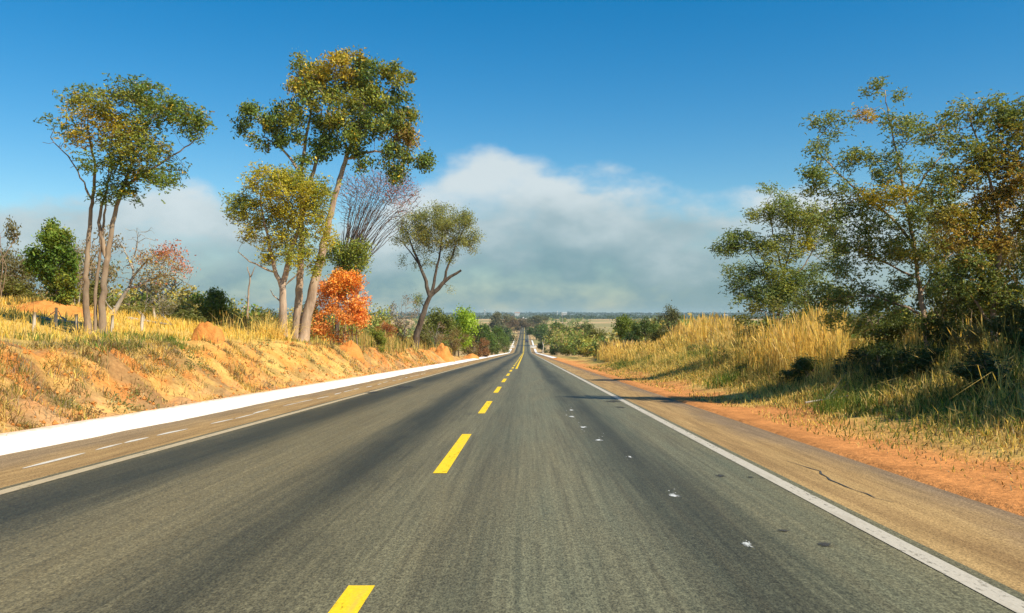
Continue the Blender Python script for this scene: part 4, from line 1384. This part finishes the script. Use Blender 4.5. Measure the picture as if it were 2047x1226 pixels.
hc = px_top(x, y, hc, LIM_R, k)
cc = np.repeat(pick(rng, len(cx), [STR, STR2, OLG], [6, 3, 1]), k, axis=0)
blades('tall_straw', np.stack([x, y, H(x, y) - .03], -1), hc, .0065, cc, rng, .20, .45, (-.02, 0))
# reeds further off (the pale patch before the bushes and the stand left of the acacia)
cx, cy = scatter(rng, 420, (7.0, 12.5), (62, 98))
c2x, c2y = scatter(rng, 620, (9.5, 17), (38, 62))
cx = np.concatenate([cx, c2x]); cy = np.concatenate([cy, c2y])
k = 22
x = np.repeat(cx, k) + rng.normal(size=len(cx) * k) * .22; y = np.repeat(cy, k) + rng.normal(size=len(cx) * k) * .22
hc = np.repeat(np.where(cy > 62, rng.uniform(1.2, 2.1, len(cx)), rng.uniform(1.5, 2.5, len(cx))), k) * rng.uniform(.6, 1.1, len(x))
hc = px_top(x, y, hc, LIM_R, k)
cc = np.repeat(pick(rng, len(cx), [STR, STR2, GREY], [5, 3, 1]), k, axis=0)
blades('pale_reeds', np.stack([x, y, H(x, y) - .03], -1), hc, .012 + .0001 * y, cc, rng, .14, .4, (.03, 0))
# lower verge grass right
x, y = scatter(rng, 200000, (4.2, 10.5), (5.5, 62), lambda x, y: np.clip(sstep(-.18, .12, fbm(x * 1.1, y * .6, 45, 3)), .55 * sstep(5.0, 6.0, x), 1) * np.clip(sstep(4.4, 6.2, x + 1.8 * fbm(y * .5, x * .5, 46, 3)), .22, 1) * np.clip(1.15 - y / 80, .2, 1))
cc = pick(rng, len(x), [STR, STR2, OLG, GG, DG, RUS], [4, 3, 2.2, 1.6, .8, .8])
gr = (sstep(.02, .12, fbm(x * .35, y * .2, 48, 3)) > rng.random(len(x)))
gr &= rng.random(len(x)) < sstep(8, 14, y) * .8
cc[gr] = pick(rng, gr.sum(), [GG, DG, OLG], [3, 1.5, 2])
nr_ = (rng.random(len(x)) > sstep(7, 15, y) + .25)
cc[nr_] = pick(rng, nr_.sum(), [BRN2, STR2, GREY, RUS], [3, 3, 2, 1])
blades('verge_grass', np.stack([x, y, H(x, y) - .02], -1), rng.uniform(.07, .42, len(x)) * (.35 + 1.0 * sstep(4.8, 7.5, x)) * (.6 + .4 * sstep(8, 14, y)), .006 + .00018 * y, cc, rng, .95, 0)
# left bank tufts
tx, ty = scatter(rng, 6500, (-9.9, -7.35), (7, 74), lambda x, y: (1.15 - .75 * sstep(14, 34, y)) * (sstep(-.06, .18, fbm(x * .9 + y * .3, y * .5, 65, 3)) * .85 + .08) * (.45 + .55 * sstep(-7.4, -8.6, x)))
k = 20
x = np.repeat(tx, k) + rng.normal(size=len(tx) * k) * .10; y = np.repeat(ty, k) + rng.normal(size=len(tx) * k) * .12
cc = np.repeat(pick(rng, len(tx), [STR2, STR, GREY, OLG, BRN, GG], [3, 2.5, 3, 1.6, 3, .8]), k, axis=0)
blades('bank_grass', np.stack([x, y, H(x, y) - .02], -1), rng.uniform(.05, .24, len(x)), .005 + .00014 * y, cc, rng, 1.15, 0, (.15, 0))
# green strip along the bank crest
tx, ty = scatter(rng, 2000, (-11.6, -9.2), (9, 62), lambda x, y: sstep(.0, .16, fbm(x * .3, y * .18, 66, 3)) * (.15 + .8 * sstep(-.08, .12, fbm(x * 1.3, y * 1.1, 67, 3))))
k = 22
x = np.repeat(tx, k) + rng.normal(size=len(tx) * k) * .14; y = np.repeat(ty, k) + rng.normal(size=len(tx) * k) * .14
cc = np.repeat(pick(rng, len(tx), [GG, np.array([.16, .27, .04]), OLG, STR2], [2.4, 2.4, 1.8, 1.5]), k, axis=0)
blades('green_grass', np.stack([x, y, H(x, y) - .02], -1), rng.uniform(.08, .26, len(x)), .007 + .0002 * y, cc, rng, .6, 0)
# straw on the mound and plateau
x, y = scatter(rng, 75000, (-30, -9.6), (18, 70), lambda x, y: np.clip(1.2 - y / 75, .25, 1) * (.45 + .55 * np.exp(-((x + 20) / 9) ** 2 - ((y - 33) / 10) ** 2)) * sstep(-.25, .05, fbm(x * .5, y * .5, 68, 3)))
YS2 = np.array([.80, .55, .11])
cc = pick(rng, len(x), [YS2, STR, STR2, OLG], [5, 3, 1.2, .7])
blades('straw_grass', np.stack([x, y, H(x, y) - .02], -1), rng.uniform(.12, .42, len(x)), .009 + .00018 * y, cc, rng, .6, 0)
# dry tall weeds under the trees on the left
x, y = scatter(rng, 15000, (-15, -8.8), (40, 110), lambda x, y: sstep(-.1, .15, fbm(x * .3, y * .15, 69, 3)))
cc = pick(rng, len(x), [STR2, STR, OLG, RUS, GG], [3, 2, 2.5, 1.5, 1.2])
blades('dry_weeds', np.stack([x, y, H(x, y) - .02], -1), rng.uniform(.4, 1.35, len(x)), .010 + .0001 * y, cc, rng, .25, .1)


def clump(name, u, d, n, h, col, label, cat, seed, lean=.7, r=.25):
    g = np.random.default_rng(seed)
    b = gpt(u, d)
    P = g.normal(size=(n, 3)) * [r, r, 0]
    P[:, 2] = H(P[:, 0] + b[0], P[:, 1] + b[1]) - b[2] - .02
    o = blades(name, P, g.uniform(.5, 1.1, n) * h, .012 if d > 20 else .006, np.tile(col, (n, 1)), g, lean, 0, (.15, 0), loc=tuple(b), kind=None)
    return tag(o, label, cat)


clump('grass_tussock', 548, 38, 240, 1.25, STR, 'bright straw yellow tussock on the bank crest left of the leaning trunks', 'grass tussock', 401, 1.0, .4)
clump('green_tussock', 1668, 15.5, 160, .55, GG, 'fresh green tussock on the right verge before the dark bush', 'grass tussock', 402, .7, .28)
clump('green_tussock', 1450, 25, 150, .6, GG, 'fresh green tussock in the shade left of the acacia', 'grass tussock', 403, .7, .3)
clump('arching_grass', 1985, 12.5, 26, 1.15, STR, 'long arching straw blades near the right edge', 'grass tussock', 404, 1.3, .25)

# small dry weeds on the cut bank: leafy tufts nobody could count
g = np.random.default_rng(66)
wx, wy = scatter(g, 1500, (-9.8, -7.5), (7, 70), lambda x, y: (1.2 - .85 * sstep(12, 34, y)) * sstep(-.08, .12, fbm(x * .8, y * .5, 93, 3)))
k = 9
x = np.repeat(wx, k) + g.normal(size=len(wx) * k) * .07; y = np.repeat(wy, k) + g.normal(size=len(wx) * k) * .09
C = np.stack([x, y, H(x, y) + np.abs(g.normal(size=len(x))) * .055], -1)
cw = np.repeat(pick(g, len(wx), [(.10, .11, .03), (.16, .13, .05), (.20, .13, .06), (.24, .20, .09), (.07, .10, .025)], [3, 4, 3, 3, 2]), k, axis=0)
V, Q, c = leaves(C, g, 4, .04, .06, cw, .2, .45)
tag(mesh_np('bank_weeds', V, Q, col=c, mat=M['leaf']), kind='stuff')

# clods on the cut bank
g = np.random.default_rng(55)
n = 1500
x = -7.3 - g.random(n) ** 1.3 * 2.4; y = 8 + g.random(n) ** 1.6 * 70
s = g.uniform(.012, .05, n) * (1 + y / 90)
oct_ = np.array([[1, 0, 0], [-1, 0, 0], [0, 1, 0], [0, -1, 0], [0, 0, 1], [0, 0, -1]], float)
V = oct_[None] * s[:, None, None] * g.uniform(.6, 1.3, (n, 6, 1)) + np.stack([x, y, H(x, y) + s * .2], -1)[:, None, :]
tt = np.array([[0, 2, 4], [2, 1, 4], [1, 3, 4], [3, 0, 4], [2, 0, 5], [1, 2, 5], [3, 1, 5], [0, 3, 5]])
T = (np.arange(n)[:, None, None] * 6 + tt[None]).reshape(-1, 3)
tag(mesh_np('soil_clods', V.reshape(-1, 3), tris=T, mat=M['orange_soil']), kind='stuff')


# ------------------------------------------------------------------ mounds, posts, fallen wood
def mound(name, u, d, w, h, label, seed, peak=1.0, cat='termite mound', skew=0.):
    b = gpt(u, d)
    nr, na = 22, 44
    t = np.linspace(0, 1, nr)[:, None]; a = np.linspace(0, 2 * np.pi, na, endpoint=False)[None]
    prof = (1 - t ** (1.0 + peak)) ** (.75 if peak > 1 else 1.0)
    lump = 1 + .55 * fbm(np.cos(a) * 1.3 + 5 + t * 1.2, np.sin(a) * 1.3 + seed + t, seed, 3)
    rr_ = t * w * lump
    X = np.cos(a) * rr_ + skew * (1 - t) * w; Y = np.sin(a) * rr_
    Z = h * prof * (1 + .42 * fbm(X * 3.2 / w + 9, Y * 3.2 / w + seed, seed + 5, 4) + .22 * fbm(X * 9 / w, Y * 9 / w + seed, seed + 8, 2)) - .06 - .10 * (t > .96)
    V = np.stack([X, Y, Z + 0 * a], -1).reshape(-1, 3)
    V[:, 2] += (H(V[:, 0] + b[0], V[:, 1] + b[1]) - b[2]) * np.repeat(t.ravel() ** 2, na)
    ii = np.arange(nr * na).reshape(nr, na)
    Q = np.stack([ii[:-1], np.roll(ii, -1, 1)[:-1], np.roll(ii, -1, 1)[1:], ii[1:]], -1).reshape(-1, 4)
    o = mesh_np(name, V, Q, mat=M['orange_soil'], smooth=True, loc=tuple(b))
    return tag(o, label, cat)


mound('termite_mound', 416, 26.5, .52, .66, 'smooth rounded orange termite mound on the left bank crest', 11, 1.6)
mound('termite_mound', 888, 84, 1.15, 1.75, 'taller pointed orange termite mound beside the far gutter', 13, .5, skew=-.2)
mound('earth_heap', 702, 43, .85, .75, 'crumbling orange earth heap below the orange shrub', 15, .6, 'earth heap')
mound('earth_heap', 866, 86, .75, .55, 'low orange earth heap left of the taller termite mound', 17, .7, 'earth heap')
mound('earth_heap', 942, 118, 1.2, .8, 'low orange earth heap near the left gutter bend', 19, .7, 'earth heap')
mound('earth_heap', 100, 30, 1.5, .42, 'bare orange earth heap on the yellow grass mound', 21, .8, 'earth heap')


def tube_mesh(name, pts, r0, r1, mat, parent=None, k=9, loc=(0, 0, 0), cap=True, seed=0, rough=.12):
    g = np.random.default_rng(seed)
    pts = np.asarray(pts, float); n = len(pts)
    par = np.arange(n) - 1
    rad = np.linspace(r0, r1, n) * (1 + g.normal(size=n) * rough)
    V, Q = tubes(pts, par, rad, np.ones(n, bool), k)
    V = V + g.normal(size=V.shape) * r1 * .08
    V = np.concatenate([V, [pts[0], pts[-1]]])
    T = []
    for j in range(k):
        T.append([j, (j + 1) % k, n * k]); T.append([(n - 1) * k + (j + 1) % k, (n - 1) * k + j, n * k + 1])
    return mesh_np(name, V, Q, np.array(T), mat=mat, smooth=True, parent=parent, loc=loc)


POSTS = [(66, 648, 23.5, .04, 'leaning pale fence post nearest the left edge'), (111, 640, 25.5, .02, 'stout fence post below the bare orange earth heap'), (154, 655, 24.5, -.02, 'short fence post just left of the twin trunks'),
         (223, 660, 25, .03, 'thin pale fence post just right of the twin trunks'), (283, 660, 27.5, .02, 'short whitish fence post left of the rounded termite mound'), (310, 645, 33, -.05, 'grey fence post behind the fallen branches')]
for q, (u, vt, d, tilt, lb) in enumerate(POSTS):
    b = gpt(u, d)
    h = max(.55, EYE - (vt - CY) / F * d - b[2])
    pts = [(tilt * 2 * h * t, 0, -.15 + (h + .15) * t) for t in (0, .25, .5, .75, 1)]
    tag(tube_mesh('fence_post', pts, .050, .040, M['post'], loc=tuple(b), seed=q), lb + ', weathered wood', 'fence post', 'old fence posts on the left')


def fallen(name, poly, d, r0, r1, label, seed, twigs=5):
    g = np.random.default_rng(seed)
    P = np.array([at(u, v, d) for u, v in poly]); base = P[0].copy()
    gz = H(P[:, 0], P[:, 1])
    P[:, 2] = np.clip(P[:, 2], gz + .03, gz + (.8 if P[0, 0] < 0 else .12))
    root = thing(name, base, label, 'fallen branch')
    tube_mesh('limb', P - base, r0, r1, M['bark_grey'], root, 7, seed=seed)
    for q in range(twigs):
        a = P[g.integers(1, len(P))] - base
        e = a + np.array([g.uniform(-.5, .5), g.uniform(-.3, .3), g.uniform(-.1, .55)])
        tube_mesh('twig', [a, (a + e) / 2 + g.normal(size=3) * .05, e], r1 * .6, r1 * .25, M['bark_grey'], root, 5, seed=seed + q)
    return root


fallen('fallen_branch', [(66, 632), (90, 641), (112, 645), (135, 650), (160, 652)], 27, .06, .035, 'dead dark branch lying across the stout fence post', 31)
fallen('fallen_branch', [(150, 690), (140, 675), (155, 660), (170, 655)], 25, .03, .012, 'dry curved branch leaning by the short fence post', 32, 6)
fallen('fallen_branch', [(255, 648), (290, 655), (320, 662), (345, 650)], 31.5, .07, .03, 'long grey fallen limb right of the gnarled tree', 33, 8)
fallen('fallen_branch', [(1610, 735), (1650, 755), (1700, 766)], 16.5, .018, .008, 'thin pale branch lying in the shade of the right verge', 34, 2)


# ------------------------------------------------------------------ culvert walls, distant buildings, pole, vehicles
def box(V, Q, x0, x1, y0, y1, z0, z1, bev=0.):
    n = len(V)
    V += [(x0, y0, z0), (x1, y0, z0), (x1, y1, z0), (x0, y1, z0), (x0 + bev, y0 + bev, z1), (x1 - bev, y0 + bev, z1), (x1 - bev, y1 - bev, z1), (x0 + bev, y1 - bev, z1)]
    Q += [(n, n + 3, n + 2, n + 1), (n + 4, n + 5, n + 6, n + 7), (n, n + 1, n + 5, n + 4), (n + 1, n + 2, n + 6, n + 5), (n + 2, n + 3, n + 7, n + 6), (n + 3, n, n + 4, n + 7)]


def boxes(name, lst, mat, parent=None, loc=(0, 0, 0)):
    V = []; Q = []
    for b in lst: box(V, Q, *b)
    return mesh_np(name, np.array(V), np.array(Q), mat=mat, parent=parent, loc=loc)


M['whitewash'] = plain_mat('whitewash', (.74, .74, .71), .8, .08, 2.0, 0, (.40, .34, .27))
M['dark_gap'] = plain_mat('shadowed_concrete', (.10, .085, .07), .9)
for x0, lb in ((-7.6, 'white culvert parapet on the left of the far dip'), (3.0, 'white culvert parapet on the right of the far dip')):
    b = (x0, 412, float(zr(412)))
    t = thing('culvert_parapet', b, lb, 'parapet', 'white culvert parapets')
    boxes('wall', [(0, 1.9, -.3, .3, -.3, .85, .02)], M['whitewash'], t)
    boxes('coping', [(-.06, 1.96, -.38, .38, .85, 1.0, .03)], M['whitewash'], t)
    boxes('end_post', [(-.42, -.07, -.3, .3, -.3, 1.35, .03)], M['whitewash'], t)
    boxes('end_post', [(1.97, 2.32, -.3, .3, -.3, 1.2, .03)], M['whitewash'], t)

M['wall'] = plain_mat('house_wall', (.50, .48, .45), .85, .08, .8, 0, (.45, .36, .28))
M['tile'] = plain_mat('roof_tile', (.42, .20, .12), .85, .2, 1.5)
M['sheet'] = plain_mat('pale_roof', (.48, .48, .47), .6, .1, .7)
M['glass'] = plain_mat('dark_glass', (.03, .04, .05), .15)


def house(u, vtop, d, w, h, roofm, label, dep=9.):
    x = (u - CX) / F * d
    zt = EYE - (vtop - CY) / F * d
    b = (x, d, zt - h - 1.8)
    t = thing('distant_house', b, label, 'house')
    boxes('wall', [(-w / 2, w / 2, -dep / 2, dep / 2, -9, h)], M['wall'], t)
    o = .5
    V = [(-w / 2 - o, -dep / 2 - o, h), (w / 2 + o, -dep / 2 - o, h), (w / 2 + o, dep / 2 + o, h), (-w / 2 - o, dep / 2 + o, h), (-w / 2 - o, 0, h + 1.8), (w / 2 + o, 0, h + 1.8)]
    Q = [(0, 1, 5, 4), (2, 3, 4, 5), (0, 3, 2, 1)]
    mesh_np('roof', V, Q, [(0, 4, 3), (1, 2, 5)], mat=roofm, parent=t)
    for i in range(int(w // 4)):
        xx = -w / 2 + 1.5 + i * 4
        boxes('window', [(xx, xx + 1.4, -dep / 2 - .06, -dep / 2 + .2, h * .35, h * .75)], M['glass'], t)
    return t


house(1034, 624.2, 3000, 18, 4.2, M['tile'], 'pinkish roofed white house on the horizon left of the road')
house(1128, 624.5, 3050, 19, 4.5, M['sheet'], 'long white house on the horizon behind the utility pole')
house(1450, 629, 2700, 14, 4.2, M['sheet'], 'small white house on the horizon left of the acacia')


def water_tower(u, vtop, d, hh, label):
    x = (u - CX) / F * d
    zt = EYE - (vtop - CY) / F * d
    t = thing('water_tower', (x, d, zt - hh), label, 'water tower')
    th = np.linspace(0, 2 * np.pi, 16, endpoint=False)

    def lathe(nm, prof):
        V = np.concatenate([np.stack([np.cos(th) * r, np.sin(th) * r, 0 * th + z], -1) for r, z in prof])
        j = np.arange(16); Q = []
        for q in range(len(prof) - 1):
            Q.append(np.stack([q * 16 + j, q * 16 + (j + 1) % 16, (q + 1) * 16 + (j + 1) % 16, (q + 1) * 16 + j], -1))
        mesh_np(nm, V, np.concatenate(Q), mat=M['wall'], smooth=True, parent=t)
    lathe('column', [(1.0, -12), (1.0, hh - 4.5)])
    lathe('tank', [(1.0, hh - 4.5), (2.3, hh - 3.8), (2.3, hh - .6), (1.4, hh), (.05, hh + .1)])
    return t


water_tower(969, 619.5, 2900, 22, 'slim white water tower on the left horizon')
water_tower(1114, 622, 3000, 16, 'short white water tower on the horizon left of the long house')

b = gpt(1124, 640)
t = thing('utility_pole', b, 'pale utility pole with crossarm standing beyond the right bushes', 'utility pole')
hp = EYE - (626 - CY) / F * 640 - b[2]
tube_mesh('pole', [(0, 0, -.3), (0, 0, hp * .5), (0, 0, hp)], .20, .14, M['post'], t, 10, seed=3, rough=.02)
boxes('crossarm', [(-1.1, 1.1, -.08, .08, hp - .8, hp - .62)], M['post'], t)
for xx in (-.95, 0.0, .95):
    boxes('insulator', [(xx - .07, xx + .07, -.07, .07, hp - .62 if xx else hp, (hp - .62 if xx else hp) + .28)], M['glass'], t)

M['tyre'] = plain_mat('tyre', (.02, .02, .02), .8)
M['red_light'] = plain_mat('tail_lamp', (.35, .02, .02), .3)
M['lamp'] = plain_mat('headlamp', (.75, .75, .72), .2)


def car_paint(name, c):
    m = plain_mat(name, c, .3, .03, 1); m.node_tree.nodes['Principled BSDF'].inputs['Coat Weight'].default_value = .4
    return m


def prism(name, prof, w0, w1, zc, mat, parent):
    """side profile (y, z) extruded across the width; the part above zc narrows to w1"""
    n = len(prof)
    V = []
    for s in (-1, 1):
        for y, z in prof:
            V.append((s * (w0 if z < zc else w1) / 2, y, z))
    me_q = [(i, (i + 1) % n, n + (i + 1) % n, n + i) for i in range(n)]
    me = bpy.data.meshes.new(name)
    me.from_pydata(V, [], me_q + [tuple(range(n - 1, -1, -1)), tuple(range(n, 2 * n))])
    me.polygons.foreach_set('use_smooth', np.zeros(len(me.polygons), bool))
    me.materials.append(mat)
    return link(bpy.data.objects.new(name, me), parent)


def wheels(t, ys, w, r, wd=.2):
    th = np.linspace(0, 2 * np.pi, 14, endpoint=False)
    for yy in ys:
        for s in (-1, 1):
            x0 = s * w / 2 - .1 * s
            rows = [np.stack([0 * th + x0 + dx * s, yy + np.cos(th) * rr, r + np.sin(th) * rr], -1) for dx, rr in ((-wd, r * .9), (-wd, r), (.02, r), (.02, r * .6), (0, .02))]
            j = np.arange(14)
            Q = np.concatenate([np.stack([q * 14 + j, q * 14 + (j + 1) % 14, (q + 1) * 14 + (j + 1) % 14, (q + 1) * 14 + j], -1) for q in range(4)])
            mesh_np('wheel', np.concatenate(rows), Q, mat=M['tyre'], parent=t)


def car(x, y, away, paint, label, cat='car', name='car'):
    t = thing(name, (x, y, float(zr(y)) + .005), label, cat)
    s = 1 if away else -1
    t.rotation_euler = (0, 0, 0 if away else math.pi)
    prism('body', [(-2.0, .28), (2.0, .28), (2.05, .55), (1.95, .75), (1.05, .88), (-1.9, .92), (-2.05, .6)], 1.68, 1.68, 9, paint, t)
    prism('cabin', [(1.0, .885), (.35, 1.42), (-1.2, 1.45), (-1.85, .922)], 1.6, 1.3, 1.0, paint, t)
    boxes('rear_window', [(-.58, .58, -1.62, -1.40, 1.02, 1.34)], M['glass'], t)
    boxes('windscreen', [(-.58, .58, .56, .80, .98, 1.30)], M['glass'], t)
    for sx in (-1, 1):
        boxes('side_window', [(sx * .72 - .06, sx * .72 + .06, -1.15, .45, 1.02, 1.34)], M['glass'], t)
        boxes('tail_lamp', [(sx * .66 - .13, sx * .66 + .13, -2.09, -1.95, .62, .82)], M['red_light'], t)
        boxes('headlight', [(sx * .6 - .15, sx * .6 + .15, 1.93, 2.06, .56, .72)], M['lamp'], t)
    wheels(t, (-1.25, 1.25), 1.68, .3)
    return t


car(.9, 505, True, car_paint('dark_blue_paint', (.03, .05, .09)), 'small dark car driving away in the shaded dip')


def truck(x, y, label):
    t = thing('truck', (x, y, float(zr(y)) + .005), label, 'truck')
    t.rotation_euler = (0, 0, math.pi)
    wp = car_paint('white_truck_paint', (.78, .78, .76))
    boxes('cargo_box', [(-1.2, 1.2, -4.6, 1.2, .95, 3.4, .03)], wp, t)
    prism('cab', [(1.3, .55), (3.2, .55), (3.25, 1.4), (2.95, 2.5), (1.3, 2.6)], 2.2, 2.1, 1.5, wp, t)
    boxes('windscreen', [(-.95, .95, 2.95, 3.2, 1.5, 2.3)], M['glass'], t)
    boxes('chassis', [(-.5, .5, -4.5, 3.0, .5, .93)], M['tyre'], t)
    for sx in (-1, 1):
        boxes('headlight', [(sx * .8 - .17, sx * .8 + .17, 3.18, 3.28, .75, .98)], M['lamp'], t)
    wheels(t, (-3.2, -2.0, 2.3), 2.2, .48, .3)
    return t


truck(-3.4, 1495, 'white box truck topping the far crest toward the camera')
car(1.1, 1490, True, car_paint('white_car_paint', (.8, .8, .78)), 'white car reaching the far crest beside the truck')


# ------------------------------------------------------------------ the air
def haze():
    m = bpy.data.materials.new('haze'); m.use_nodes = True
    nt = m.node_tree; nt.nodes.clear()
    o = nt.nodes.new('ShaderNodeOutputMaterial'); v = nt.nodes.new('ShaderNodeVolumePrincipled')
    v.inputs['Color'].default_value = (.62, .82, .95, 1)
    v.inputs['Density'].default_value = .00010
    v.inputs['Anisotropy'].default_value = .0
    nt.links.new(v.outputs[0], o.inputs['Volume'])
    V = []; Q = []
    box(V, Q, -6300, 6300, -300, 6700, -25, 32)
    ob = mesh_np('haze', np.array(V), np.array(Q), mat=m)
    tag(ob, kind='stuff')


haze()
for o in bpy.data.objects:      # prototypes that no plant used
    if o.type == 'EMPTY' and not o.children:
        bpy.data.objects.remove(o)
